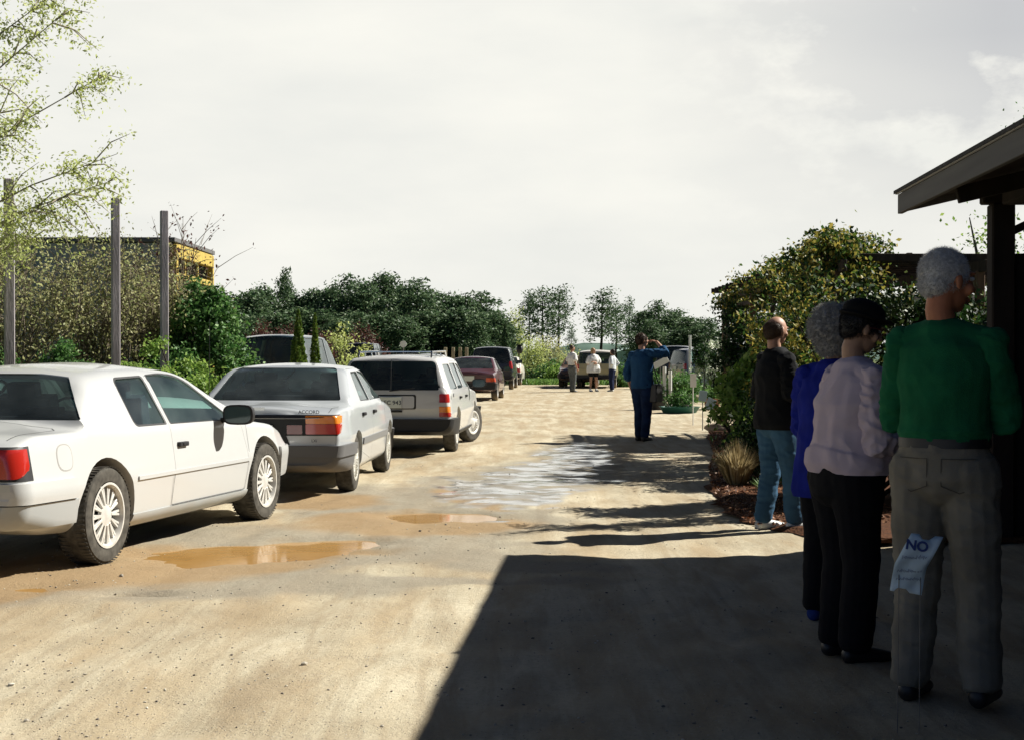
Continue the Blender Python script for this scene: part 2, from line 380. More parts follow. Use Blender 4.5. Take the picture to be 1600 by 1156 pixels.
base = mixn(mathn('MULTIPLY', ramp(streak, [(.44, (0, 0, 0)), (.62, (1, 1, 1))]), .72), base, (.33, .25, .15))
base = mixn(mathn('MULTIPLY', ramp(scuff, [(.48, (0, 0, 0)), (.66, (1, 1, 1))]), .42), base, (.30, .235, .15))
base = mixn(mathn('MULTIPLY', lb.outputs['Fac'], .55), base, (.36, .27, .155))
base = mixn(mathn('MULTIPLY', ramp(fine, [(.40, (1, 1, 1)), (.56, (0, 0, 0))]), .30), base, (.30, .25, .18))
# scattered gravel: small pale and dark stones
vo = N(t, 'ShaderNodeTexVoronoi'); vo.inputs['Scale'].default_value = 62; L(tco, vo.inputs['Vector'])
stone = ramp(vo.outputs['Distance'], [(.16, (1, 1, 1)), (.26, (0, 0, 0))])
vc = N(t, 'ShaderNodeSeparateColor'); L(vo.outputs['Color'], vc.inputs[0])
pick = ramp(vc.outputs[0], [(.60, (0, 0, 0)), (.66, (1, 1, 1))])
patch = ramp(noise(1.7, 4, .6), [(.44, (0, 0, 0)), (.62, (1, 1, 1))])
stm = mathn('MULTIPLY', mathn('MULTIPLY', stone, pick), mathn('MULTIPLY_ADD', patch, .75))
stonec = ramp(vc.outputs[1], [(.0, (.12, .11, .10)), (.55, (.30, .28, .24)), (1, (.55, .52, .45))])
base = mixn(stm, base, stonec)
dampc = mixn(fine, (.185, .165, .125), (.31, .28, .22))
base = mixn(mathn('MULTIPLY', zs.outputs[0], .72), base, dampc)
base = mixn(mathn('MULTIPLY', zs.outputs[2], .62), base, (.31, .19, .075))
base = mixn(mathn('MULTIPLY', zs.outputs[1], .6), base, (.20, .19, .17))
gcol = mixn(noise(6, 5, .7), (.035, .06, .015), (.12, .15, .045))
base = mixn(za.outputs['Alpha'], base, gcol)
L(base, P.inputs['Base Color'])
filmn = noise(3.2, 2, .5, mpv2.outputs[0])
fm = mathn('MULTIPLY', zs.outputs[1], ramp(filmn, [(.36, (0, 0, 0)), (.62, (1, 1, 1))]))
fm = mathn('MULTIPLY', fm, 1.35, True); L(fm, P.inputs['Coat Weight']); P.inputs['Coat Roughness'].default_value = .08
rgh = N(t, 'ShaderNodeMapRange'); rgh.inputs['To Min'].default_value = .88; rgh.inputs['To Max'].default_value = .13; L(fm, rgh.inputs['Value'])
L(rgh.outputs[0], P.inputs['Roughness'])
sp = N(t, 'ShaderNodeMapRange'); sp.inputs['To Min'].default_value = .18; sp.inputs['To Max'].default_value = 1.0; L(fm, sp.inputs['Value'])
L(sp.outputs[0], P.inputs['Specular IOR Level'])
hsum = mathn('ADD', mathn('MULTIPLY', fine, 1.0), mathn('MULTIPLY', grit, .5))
hsum = mathn('ADD', hsum, mathn('MULTIPLY', stm, .7))
bp = N(t, 'ShaderNodeBump'); bp.inputs['Distance'].default_value = .011; L(hsum, bp.inputs['Height'])
bs = N(t, 'ShaderNodeMapRange'); bs.inputs['To Min'].default_value = .8; bs.inputs['To Max'].default_value = .0; bs.inputs['From Max'].default_value = .25; L(fm, bs.inputs['Value']); L(bs.outputs[0], bp.inputs['Strength'])
L(bp.outputs[0], P.inputs['Normal'])
new_obj("ground", me, mat=gm, kind='structure')
# muddy standing water: level sheets that fill the hollows of the ground
wm = bpy.data.materials.new("muddy_water"); wm.use_nodes = True; t = wm.node_tree; P = t.nodes['Principled BSDF']; L = t.links.new
tco = N(t, 'ShaderNodeTexCoord').outputs['Object']
L(ramp(noise(3, 4, .6), [(.3, (.34, .19, .062)), (.7, (.43, .255, .09))]), P.inputs['Base Color'])
P.inputs['Roughness'].default_value = .08; P.inputs['Specular IOR Level'].default_value = .13
bp = N(t, 'ShaderNodeBump'); bp.inputs['Strength'].default_value = .04; bp.inputs['Distance'].default_value = .01; L(noise(5, 3), bp.inputs['Height']); L(bp.outputs[0], P.inputs['Normal'])
for nm, cx, cy, a, b, z in (("large", -1.55, 11.2, 1.7, 1.2, -.027), ("small", -.62, 13.35, .95, .8, -.025), ("edge", -3.35, 9.05, 1.0, .6, -.025), ("sliver", -2.25, 9.02, .4, .2, -.026)):
    m = MB(); n = 40
    m.add([(0, 0, 0)] + [(a * math.cos(2 * math.pi * i / n), b * math.sin(2 * math.pi * i / n), 0) for i in range(n)], [(0, i + 1, (i + 1) % n + 1) for i in range(n)])
    m.build("puddle", wm, loc=(cx, cy, z), kind='structure')
# low stones lying about the lot
sv = MB(); rr = random.Random(3)
ico = bmesh.new(); bmesh.ops.create_icosphere(ico, subdivisions=1, radius=1); IV = [v.co.copy() for v in ico.verts]; IF = [[v.index for v in f.verts] for f in ico.faces]; ico.free()
for i in range(8000):
    y = 5.2 + 17 * rr.random() ** 1.6; x = rr.uniform(-.36, .30) * y
    if rr.random() < .75 and mnoise.noise(Vector((x * .8, y * .8, 3))) < .05: continue
    s = .0022 + .0075 * rr.random() ** 3.2 if i % 330 else rr.uniform(.012, .026); q = Matrix.Rotation(rr.random() * 6.28, 3, 'Z') @ Matrix.Diagonal((1, .7, .55))
    z = float(ground_h(np.array(x), np.array(y)))
    sv.add([tuple((q @ (v * s * rr.uniform(.8, 1.2))) + Vector((x, y, z + s * .25))) for v in IV], IF)
sv.build("gravel", leafmat("stones", [(.10, .09, .08), (.26, .23, .19), (.44, .40, .32), (.58, .55, .47)], 0.0, .9), kind='stuff')

# ---------------------------------------------------------------- vehicles
M_TYRE = mat("tyre_rubber", (.028, .027, .026), .85, .3, var=.3, scale=30, dirt=-.32)
M_TYRED = mat("tyre_dusty", (.07, .065, .055), .9, .2, var=.35, scale=18)
M_BLACK = mat("black_plastic", (.014, .014, .015), .55, .4)
M_DARK = mat("dark_interior", (.018, .02, .024), .8, .2)
M_SEAT = mat("seat_cloth", (.05, .055, .07), .9, .2)
M_MIRG = mat("mirror_pane", (.05, .08, .08), .08, .6, metal=.2)
M_CHROME = mat("chrome", (.62, .62, .60), .2, .5, metal=1)
M_ALLOY = mat("alloy", (.62, .61, .57), .42, .5, metal=.25, var=.12, scale=12)
M_REDL = mat("red_lens", (.42, .02, .012), .18, .6, coat=.6)
M_REDD = mat("dark_red_lens", (.16, .012, .01), .18, .6, coat=.6)
M_AMBER = mat("amber_lens", (.72, .22, .02), .2, .6, coat=.6)
M_CLEAR = mat("clear_lens", (.6, .58, .55), .2, .6, coat=.6)
M_PLATE = mat("plate_face", (.62, .66, .62), .4, .4)
M_INK = mat("plate_ink", (.03, .04, .06), .5)
M_GLASS = glassmat("car_glass", (.55, .72, .68), 1.0)
M_GLASSD = glassmat("tinted_glass", (.16, .26, .25), 1.1)
M_GREYB = mat("grey_bumper", (.11, .11, .11), .6, .4, dirt=.05)

def poly_round(pts, r, n=5):
    "round the corners of a closed 2-D polygon"
    out = []; m = len(pts)
    for i in range(m):
        p0, p, p1 = (np.array(pts[(i + k) % m], float) for k in (-1, 0, 1))
        rr = r if not hasattr(r, '__len__') else r[i]
        a = p0 - p; b = p1 - p; la, lb = np.linalg.norm(a), np.linalg.norm(b)
        q = min(rr, la * .45, lb * .45)
        if q < 1e-4: out.append(tuple(p)); continue
        A = p + a / la * q; B = p + b / lb * q
        for k in range(n + 1):
            s = k / n; out.append(tuple(A * (1 - s) ** 2 + 2 * p * s * (1 - s) + B * s * s))
    return out
def prism(axis, pts, a, b):
    "closed prism; polygon in the other two axes, extruded a..b; material slot 1"
    n = len(pts); v = []
    for h in (a, b):
        for p, q in pts: v.append({'x': (h, p, q), 'y': (p, h, q), 'z': (p, q, h)}[axis])
    f = [tuple(range(n)), tuple(range(2 * n - 1, n - 1, -1))] + [(i, i + n, (i + 1) % n + n, (i + 1) % n) for i in range(n)]
    me = mesh(v, f); bm = bmesh.new(); bm.from_mesh(me); bmesh.ops.recalc_face_normals(bm, faces=bm.faces[:])
    bm.to_mesh(me); bm.free()
    me.materials.append(M_BLACK); me.materials.append(M_DARK)
    for p in me.polygons: p.material_index = 1
    return me
def interp(pts):
    P = np.array(pts, float); o = np.argsort(P[:, 0]); P = P[o]
    return lambda x: float(np.interp(x, P[:, 0], P[:, 1]))
def smoothed(pts, w):
    f = interp(pts); k = np.linspace(-1, 1, 9); g = np.exp(-(k * 1.6) ** 2); g /= g.sum()
    return lambda x: float(sum(gi * f(x + ki * w) for ki, gi in zip(k, g)))

class Car:
    def __init__(s, top, belt, width, zbot, zmid=.5, tumble=.3, crown=.05, rtop=.07, rr=.07, rf=.12, bowr=.06, bowf=.12, sm=.05, dx=.06, turn=.045, lip=.012):
        s.x0 = min(p[0] for p in top); s.x1 = max(p[0] for p in top)
        s.top = smoothed(top, sm); s.belt = smoothed(belt, .12); s.w = smoothed(width, .12); s.zbot = smoothed(zbot, .05)
        s.zmid, s.tumble, s.crown, s.rtop, s.rr, s.rf, s.bowr, s.bowf, s.dx, s.turn, s.lip = zmid, tumble, crown, rtop, rr, rf, bowr, bowf, dx, turn, lip
        s.rawtop = top
    def ctrl(s, x):
        zt, zb, w, z0 = s.top(x), s.belt(x), s.w(x), s.zbot(x); zb = min(zb, zt - .004)
        h = max(zt - zb - s.crown, 0.0); blend = min(1, h / .08)
        w5 = (w - s.turn) * (1 - .5 * (1 - blend)) - s.tumble * h - .012 * blend
        z5 = zb + h if h > 0 else zb + (zt - zb) * .6
        return zt, zb, w, z0, w5, z5, h, blend
    def half(s, x, off=0.0):
        zt, zb, w, z0, w5, z5, h, blend = s.ctrl(x)
        zm = s.zmid
        C = [(0, z0), (w - .12, z0), (w - .035, z0 + .07), (w, zm), (w - .008, zm + .06), (w - s.turn, zb), (w5, z5), (0, zt)]
        Rr = [0, .05, .05, .08, .03, .035 + .02 * blend, s.rtop * max(.3, blend), 0]
        if off:
            cz = (z0 + zt) / 2
            C = [(max(y - off, 0) if y > 0 else 0, z + off if z < cz - .02 and i < 4 else (z - off if i >= 6 else z)) for i, (y, z) in enumerate(C)]
            C[3] = (C[3][0], zm)
            C[5] = (C[5][0], min(C[5][1], C[7][1])); C[6] = (max(C[6][0], .02), C[6][1])
            zz = C[7][1]; C = [(y, min(z, zz)) for y, z in C]
        out = [C[0]]
        seg = (2, 2, 2, 4, 3, 5, 5)
        prev = np.array(C[0], float)
        for i in range(1, len(C)):
            p = np.array(C[i], float); r = Rr[i]
            if i < len(C) - 1:
                a = np.array(C[i - 1], float) - p; b = np.array(C[i + 1], float) - p
                la, lb = np.linalg.norm(a) + 1e-6, np.linalg.norm(b) + 1e-6
                q = min(r, la * .45, lb * .45); A = p + a / la * q; B = p + b / lb * q
            else: A = B = p
            for k in range(1, seg[i - 1]): out.append(tuple(prev + (A - prev) * k / seg[i - 1]))
            if i < len(C) - 1:
                for k in range(5):
                    t = k / 4; out.append(tuple(A * (1 - t) ** 2 + 2 * p * t * (1 - t) + B * t * t))
                prev = B
            else: out.append(tuple(p))
        # roof / bonnet: gentle arch over the last run
        out = np.array(out); 
        k = len(out) - seg[-1] - 1; y5 = out[k][0]; za, zc = out[k][1], out[-1][1]
        for j in range(k, len(out)):
            u = 1 - out[j][0] / max(y5, 1e-4); out[j][1] = za + (zc - za) * (1 - (1 - u) ** 2)
        return out
    def stations(s, off=0):
        xs = set(np.round(np.arange(s.x0, s.x1, s.dx), 4)); 
        P = s.rawtop
        for (a, za), (b, zb) in zip(P[:-1], P[1:]):
            if abs(zb - za) > .08 and abs(b - a) > 1e-3:
                n = int(abs(zb - za) / (s.dx * .4)) + 2
                for i in range(n + 1): xs.add(round(a + (b - a) * i / n, 4))
        e = []
        for r, x, sg in ((s.rr, s.x0, 1), (s.rf, s.x1, -1)):
            for i in range(7): e.append((x + sg * r * (1 - math.cos(math.pi / 2 * i / 6)), r * (1 - math.sin(math.pi / 2 * i / 6))))
        mid = [(x, 0.0) for x in sorted(xs) if s.x0 + s.rr + .005 < x < s.x1 - s.rf - .005]
        return sorted(e + mid)
    def warp(s, x, y):
        L = .9; yy = (abs(y) / .85) ** 2.4
        if x < s.x0 + L: x += s.bowr * yy * (s.x0 + L - x) / L
        if x > s.x1 - L: x -= s.bowf * yy * (x - s.x1 + L) / L
        return x
    def loft(s, off=0.0, xs=None, slot=0, extend=True):
        st = s.stations() if xs is None else xs
        v = []; K = None; rows = []
        for i, (x, ins) in enumerate(st):
            xx = x
            if off and extend:
                if i < 7: xx = x + off * (1 - i / 7)
                if i > len(st) - 8: xx = x - off * (1 - (len(st) - 1 - i) / 7)
            H = s.half(x, off + ins * .85)
            K = len(H); k = len(v)
            for y, z in H: v.append((s.warp(xx, y), -y, z))
            for y, z in H[1:-1]: v.append((s.warp(xx, y), y, z))
            ring = [k + j for j in range(K)] + [k + K + j for j in range(K - 2)][::-1]
            rows.append(ring)
        f = []
        n = len(rows[0])
        for a, b in zip(rows[:-1], rows[1:]):
            for j in range(n): f.append((a[j], a[(j + 1) % n], b[(j + 1) % n], b[j]))
        for r, rev in ((rows[0], True), (rows[-1], False)):
            Lh = r[:K]; Rh = [r[0]] + r[K:][::-1] + [r[K - 1]]
            for j in range(K - 1):
                q = [Lh[j], Lh[j + 1], Rh[j + 1], Rh[j]]; q2 = []
                for z in q:
                    if z not in q2: q2.append(z)
                f.append(tuple(q2[::-1] if rev else q2))
        me = mesh(v, f); bm = bmesh.new(); bm.from_mesh(me); bmesh.ops.recalc_face_normals(bm, faces=bm.faces[:]); bm.to_mesh(me); bm.free()
        me.materials.append(M_BLACK); me.materials.append(M_DARK)
        for p in me.polygons: p.material_index = slot
        return me
    def cavity(s, xa, xb, zf):
        v = []; rows = []
        for x in np.linspace(xa, xb, 26):
            zt, zb, w, z0, w5, z5, h, bl = s.ctrl(x)
            pr = [(0, zf), (w - .14, zf), (w - .11, zb - .05), (w - s.turn - .05, zb), (max(w5 - .045, .2), max(z5 - .045, zb + .005)), (.35, max(zt - .05, zb + .012)), (0, max(zt - .045, zb + .012))]
            if zt - zb < .1: pr = [(0, zf), (w - .14, zf), (w - .13, zb - .12), (w - .15, zb - .10), (.6, zb - .09), (.35, zb - .08), (0, zb - .08)]
            pr = [(y, max(z, zf + .0 if i < 2 else zf + .01 * i)) for i, (y, z) in enumerate(pr)]
            k = len(v); K = len(pr)
            for y, z in pr: v.append((x, -y, z))
            for y, z in pr[1:-1]: v.append((x, y, z))
            rows.append([k + j for j in range(K)] + [k + K + j for j in range(K - 2)][::-1])
        f = []; n = len(rows[0])
        for a, b in zip(rows[:-1], rows[1:]):
            for j in range(n): f.append((a[j], a[(j + 1) % n], b[(j + 1) % n], b[j]))
        f.append(tuple(rows[0])); f.append(tuple(rows[-1][::-1]))
        me = mesh(v, f); bm = bmesh.new(); bm.from_mesh(me); bmesh.ops.recalc_face_normals(bm, faces=bm.faces[:])
        bm.to_mesh(me); bm.free(); me.materials.append(M_BLACK); me.materials.append(M_DARK)
        for p in me.polygons: p.material_index = 1
        return me
    def yside(s, x, z):
        H = s.half(x); k = np.argmin(abs(H[:, 0])); H = H[(H[:, 0] > .25)]
        o = np.argsort(H[:, 1]); return float(np.interp(z, H[o, 1], H[o, 0]))
def keep_slot(me, slot=0):
    bm = bmesh.new(); bm.from_mesh(me); bmesh.ops.delete(bm, geom=[f for f in bm.faces if f.material_index != slot], context='FACES')
    bm.to_mesh(me); bm.free(); return me
def fin(me, name, m, parent, ang=32, **k):
    me.materials.clear(); 
    ms = m if isinstance(m, (list, tuple)) else [m]
    for q in ms: me.materials.append(q)
    if len(ms) == 1:
        for p in me.polygons: p.material_index = 0
    me.shade_smooth(); me.set_sharp_from_angle(angle=R(ang))
    return new_obj(name, me, parent, **k)
def wheel(car, root, x, side, r=.33, w=.20, rim=.2, steer=0.0, style='spoke', rimmat=None, dusty=None, half=.74, tread=False):
    "side -1 = right; parts: wheel (hub disc) > tyre, rim"
    e = bpy.data.objects.new("wheel", None)
    h = w / 2; yo = -1 if side < 0 else 1
    # tyre
    P = [(rim, -h * .82), (rim + .01, -h * .95), (r - .055, -h * 1.0), (r - .018, -h * .94), (r - .004, -h * .78), (r, -h * .4), (r, h * .4), (r - .004, h * .78), (r - .018, h * .94), (r - .055, h), (rim + .01, h * .95), (rim, h * .82)]
    m = MB(); m.lathe(P, 48, 'y')
    wb = MB(); wb.lathe([(.001, yo * (h * .2)), (rim * .9, yo * h * .2)], 24, 'y')
    hub = wb.build("wheel", M_BLACK, root, loc=(x, side * half, r)); hub.rotation_euler = (0, 0, steer)
    if tread:
        for i in range(64):
            a = 2 * math.pi * i / 64; c, s_ = math.cos(a), math.sin(a)
            for yy in (-h * .62, h * .62):
                rot = Matrix.Rotation(-a, 3, 'Y'); m.box(((r + .001) * c, yy, (r + .001) * s_), (.004, h * .62, .014), rot)
    m.build("tyre", dusty or M_TYRE, hub, smooth=True, angle=40)
    rm = rimmat or M_ALLOY; d = MB()
    if style == 'spoke':
        d.lathe([(rim + .004, yo * h * .98), (rim - .012, yo * h * .99), (rim - .022, yo * h * .80), (rim - .03, yo * h * .3)], 40, 'y')
        n = 14
        d.lathe([(.001, yo * (h * .86)), (.035, yo * h * .86), (.075, yo * h * .80), (.085, yo * h * .62)], 28, 'y')
        for i in range(n):
            a = 2 * math.pi * i / n; u = Vector((math.cos(a), 0, math.sin(a)))
            for da in (-.07, .07):
                a2 = a + da; u2 = Vector((math.cos(a2), 0, math.sin(a2)))
                d.bar(u * .07 + Vector((0, yo * h * .74, 0)), u2 * (rim - .016) + Vector((0, yo * h * .66, 0)), .016, .02, up=(0, 1, 0))
    elif style == 'cover':
        d.lathe([(rim + .003, yo * h * .98), (rim - .02, yo * h * 1.0), (rim - .04, yo * h * .86), (.09, yo * h * .80), (.07, yo * h * .9), (.03, yo * h * .98), (.001, yo * h * .98)], 40, 'y')
        for i in range(20):
            a = 2 * math.pi * i / 20; u = Vector((math.cos(a), 0, math.sin(a)))
            d.bar(u * .085 + Vector((0, yo * h * .86, 0)), u * (rim - .035) + Vector((0, yo * h * .90, 0)), .008, .018, up=(0, 1, 0))
    else:
        d.lathe([(rim + .003, yo * h * .98), (rim - .014, yo * h * .99), (rim - .03, yo * h * .55), (.1, yo * h * .45), (.06, yo * h * .75), (.001, yo * h * .78)], 28, 'y')
    d.build("rim", rm, hub, smooth=True, angle=35)
    return hub
def make_car(name, spec, paint, label, cat, pr=None, pf=None, loc=None, heading=None, group=None, arches=(0, 2.7), ra=.39, rt=.33, halft=.74, arch_off=0.0,
             side_win=(), rear_win=None, wind=None, cav=None, cavz=.70, glass=None, doors=(), pieces=(), strips=(), wheels=True, wheelkw={}, steer=0.0, fsteer=None, seats=True, rest=(), deco=None):
    if pr is not None:
        pr = Vector(pr[:2]); pf = Vector(pf[:2]); d = (pf - pr).normalized(); left = Vector((-d.y, d.x)); c = pr + left * (halft + .09)
        rot = math.atan2(d.y, d.x); loc = (c.x, c.y, float(gz(c.x, c.y)))
    else:
        rot = R(90) - heading; loc = (loc[0], loc[1], float(gz(loc[0], loc[1])))
    root = empty(name, loc, rot, label=label, cat=cat, group=group)
    S = spec; body = S.loft()
    W = S.w((S.x0 + S.x1) / 2)
    if cav:
        c = S.cavity(cav[0], cav[1], cavz); body = boolean(body, c, 'DIFFERENCE')
        for ax, pts, a, b in side_win: 
            body = boolean(body, prism('y', pts, -1.2, 1.2), 'DIFFERENCE')
        for wd in (rear_win, wind):
            if wd: body = boolean(body, prism('x', wd[0], wd[1], wd[2]), 'DIFFERENCE')
    for ax in arches:
        for sd in (-1, 1):
            n = 36; pts = [(ax + (ra) * math.cos(2 * math.pi * i / n), rt + arch_off + ra * math.sin(2 * math.pi * i / n)) for i in range(n)]
            a, b = sorted((sd * (W - .30), sd * (W + .2)))
            body = boolean(body, prism('y', pts, a, b), 'DIFFERENCE')
    # doors cut out of the shell with a real gap round them
    for dpts, hz in doors:
        outer = poly_round(dpts, .05); cx = sum(p[0] for p in dpts) / len(dpts); cz = sum(p[1] for p in dpts) / len(dpts)
        inner = [(cx + (p[0] - cx) * (1 - .006), cz + (p[1] - cz) * (1 - .007)) for p in outer]
        dm = boolean(body, prism('y', inner, -1.2, -W + .13 + S.tumble * .3), 'INTERSECT')
        body = boolean(body, prism('y', outer, -1.2, -W + .125 + S.tumble * .3), 'DIFFERENCE')
        dr = fin(dm, "door", [paint, M_DARK], root)
        if hz:
            hx, hzz = hz; yy = S.yside(hx, hzz)
            MB().box((hx, -yy - .012, hzz), (.15, .03, .035)).box((hx + .02, -yy - .02, hzz), (.09, .025, .02)).build("door_handle", M_BLACK, dr, smooth=True, angle=30)
    fin(body, "body", [paint, M_DARK], root)
    for i, (ax, pts, a, b) in enumerate(side_win):
        for sd in (-1, 1):
            g = boolean(S.loft(off=.010), prism('y', pts, *sorted((sd * .25, sd * 1.2))), 'INTERSECT')
            fin(keep_slot(g), "side_window", glass or M_GLASS, root, 60)
            # rubber seal framing the pane
            if S.dx < .07 and sd < 0:
                cx = sum(p[0] for p in pts) / len(pts); cz = sum(p[1] for p in pts) / len(pts); v = []; f = []; n = len(pts)
                for k_, gr in ((0, 1.0), (1, 1.0)):
                    for p in pts:
                        dv = np.array([cx - p[0], cz - p[1]]); dv = dv / np.linalg.norm(dv) * (.016 if k_ else -.004)
                        q = (p[0] + dv[0], p[1] + dv[1]); v.append((q[0], -S.yside(q[0], q[1]) - .002 + (.004 if k_ else 0), q[1]))
                for k in range(n): f.append((k, (k + 1) % n, n + (k + 1) % n, n + k))
                fin(mesh(v, f), "window_seal", M_BLACK, root)
    for wd, nm in ((rear_win, "rear_window"), (wind, "windshield")):
        if wd:
            g = boolean(S.loft(off=.008), prism('x', wd[0], wd[1], wd[2]), 'INTERSECT')
            fin(keep_slot(g), nm, glass or M_GLASS, root, 60)
    for pc in pieces:
        nm, m, off, region = pc[:4]; kw = pc[4] if len(pc) > 4 else {}
        g = S.loft(off=off)
        for ax, pts, a, b in region: g = boolean(g, prism(ax, pts, a, b), 'INTERSECT')
        if kw.get('arch'):
            for axx in arches:
                n = 36; q = [(axx + (ra - .003) * math.cos(2 * math.pi * i / n), rt + arch_off + (ra - .003) * math.sin(2 * math.pi * i / n)) for i in range(n)]
                g = boolean(g, prism('y', q, -1.3, 1.3), 'DIFFERENCE')
        if not len(g.polygons): print("EMPTY PIECE", name, nm); continue
        fin(g, nm, m, root, 30, **({'label': kw['label']} if 'label' in kw else {}))
    if wheels:
        for k, ax in enumerate(arches):
            for sd in (-1, 1):
                st = steer if k == 1 else 0
                wheel(S, root, ax, sd, r=rt, half=halft, steer=st, **wheelkw)
    if seats and cav:
        for sy in (-.38, .38):
            m = MB(); sx = seats[0] if isinstance(seats, (tuple, list)) else 1.3
            m.box((sx, sy, .86), (.14, .48, .55), Matrix.Rotation(R(-14), 3, 'Y')).box((sx - .09, sy, 1.14), (.09, .25, .18), Matrix.Rotation(R(-10), 3, 'Y'))
            m.build("seat", M_SEAT, root, smooth=True, angle=40)
        if isinstance(seats, (tuple, list)) and len(seats) > 1:
            m = MB(); m.box((seats[1], 0, .84), (.16, 1.25, .40), Matrix.Rotation(R(-16), 3, 'Y'))
            for sy in (-.36, .36): m.box((seats[1] - .05, sy, 1.02), (.10, .26, .12))
            m.build("rear_seat", M_SEAT, root, smooth=True, angle=40)
        sx = (seats[0] if isinstance(seats, (tuple, list)) else 1.3) + .55
        ring = [(sx + .05 * math.sin(a), .38 + .18 * math.cos(a), .92 + .17 * math.sin(a)) for a in np.linspace(0, 2 * math.pi, 25)]
        MB().tube(ring, .012, 6, False).build("steering_wheel", M_BLACK, root, smooth=True)
    return root
def rect(a, b, c, d): return [(a, c), (b, c), (b, d), (a, d)]
def plate(root, x, y, z, txt, w=.31, h=.155, rot=0, tilt=0):
    p = MB().box((0, 0, 0), (.008, w, h)).build("licence_plate", M_PLATE, root, loc=(x, y, z)); p.rotation_euler = (0, R(tilt), 0)
    if txt:
        t = textmesh(txt, .085, .001, .001); o = new_obj("plate_number", t, p, M_INK); o.rotation_euler = (R(90), 0, R(-90)); o.location = (-.0055, 0, -.005)
    return p
def lettering(root, s, x, y, z, size, m=M_BLACK, tilt=0):
    o = new_obj("badge", textmesh(s, size, .0015, .0006), root, m); o.rotation_euler = (R(90 + tilt), 0, R(-90)); o.location = (x, y, z)
def mirror(root, x, y, z, m=M_BLACK, s=1.0):
    def se(a, ry, rz): c, t = math.cos(a), math.sin(a); return (math.copysign(abs(c) ** .6, c) * ry, math.copysign(abs(t) ** .6, t) * rz)
    v = []; prof = [(-.052, .93), (-.05, 1.0), (-.02, .99), (.01, .93), (.04, .78), (.065, .5), (.078, .15)]
    for h, k in prof:
        for j in range(20):
            p = se(2 * math.pi * j / 20, .115 * k * s, .072 * k * s); v.append((x + h * s, y - .10 * s + p[0], z + p[1]))
    f = [(i * 20 + j, i * 20 + (j + 1) % 20, (i + 1) * 20 + (j + 1) % 20, (i + 1) * 20 + j) for i in range(6) for j in range(20)] + [tuple(range(20)), tuple(range(120, 140))]
    q = MB(); q.add(v, f).bar((x + .03, y + .06, z - .05), (x + .01, y - .06, z - .03), .06, .04)
    o = q.build("side_mirror", m, root, smooth=True, angle=50)
    MB().add([(x - .054 * s,) + tuple(np.array((y - .10 * s, z)) + se(2 * math.pi * j / 20, .10 * s, .059 * s)) for j in range(20)], [tuple(range(20))]).build("mirror_glass", M_MIRG, o)

G_ROW = "cars parked along the left side of the lane"
# --- silver-white coupe
W1 = mat("white_silver_paint", (.50, .51, .50), .32, .5, coat=.7, dirt=.02)
W1L = mat("silver_grey_paint", (.37, .395, .40), .35, .5, coat=.5, dirt=.04)
S1 = Car(top=[(-1.14, .86), (-1.10, .93), (-1.0, .965), (-.85, .985), (-.27, 1.005), (.10, 1.30), (.22, 1.345), (.55, 1.375), (1.1, 1.385), (1.6, 1.355), (1.78, 1.325), (2.50, .985), (2.62, .955), (3.2, .875), (3.6, .79), (3.82, .70), (3.93, .60)],
         belt=[(-1.14, .85), (-.9, .925), (-.2, .93), (.4, .90), (1.0, .89), (2.2, .875), (2.7, .865), (3.2, .82), (3.6, .75), (3.93, .56)],
         width=[(-1.14, .86), (-.5, .905), (.5, .915), (2.4, .915), (3.2, .895), (3.93, .80)], zbot=[(-1.14, .36), (-.7, .27), (.4, .20), (2.4, .20), (3.3, .24), (3.93, .33)],
         zmid=.56, tumble=.50, rtop=.13, crown=.045, rr=.10, rf=.2, bowr=.10, bowf=.30, sm=.09, dx=.055, turn=.06)
pr, pf = gp(166, 880), gp(413, 811)
qw = poly_round([(.40, .985), (.96, .975), (.78, 1.25), (.60, 1.265)][::1] if False else [(.52, .925), (1.03, .92), (1.00, 1.285), (.51, 1.275)], [.06, .02, .03, .08])
dw = poly_round([(1.09, .92), (2.22, .905), (2.17, .96), (1.64, 1.275), (1.36, 1.30), (1.06, 1.29)], [.02, .02, .02, .2, .1, .04])
rw1 = poly_round([(-.80, 1.0), (.80, 1.0), (.50, 1.31), (-.50, 1.31)], [.02, .02, .09, .09])
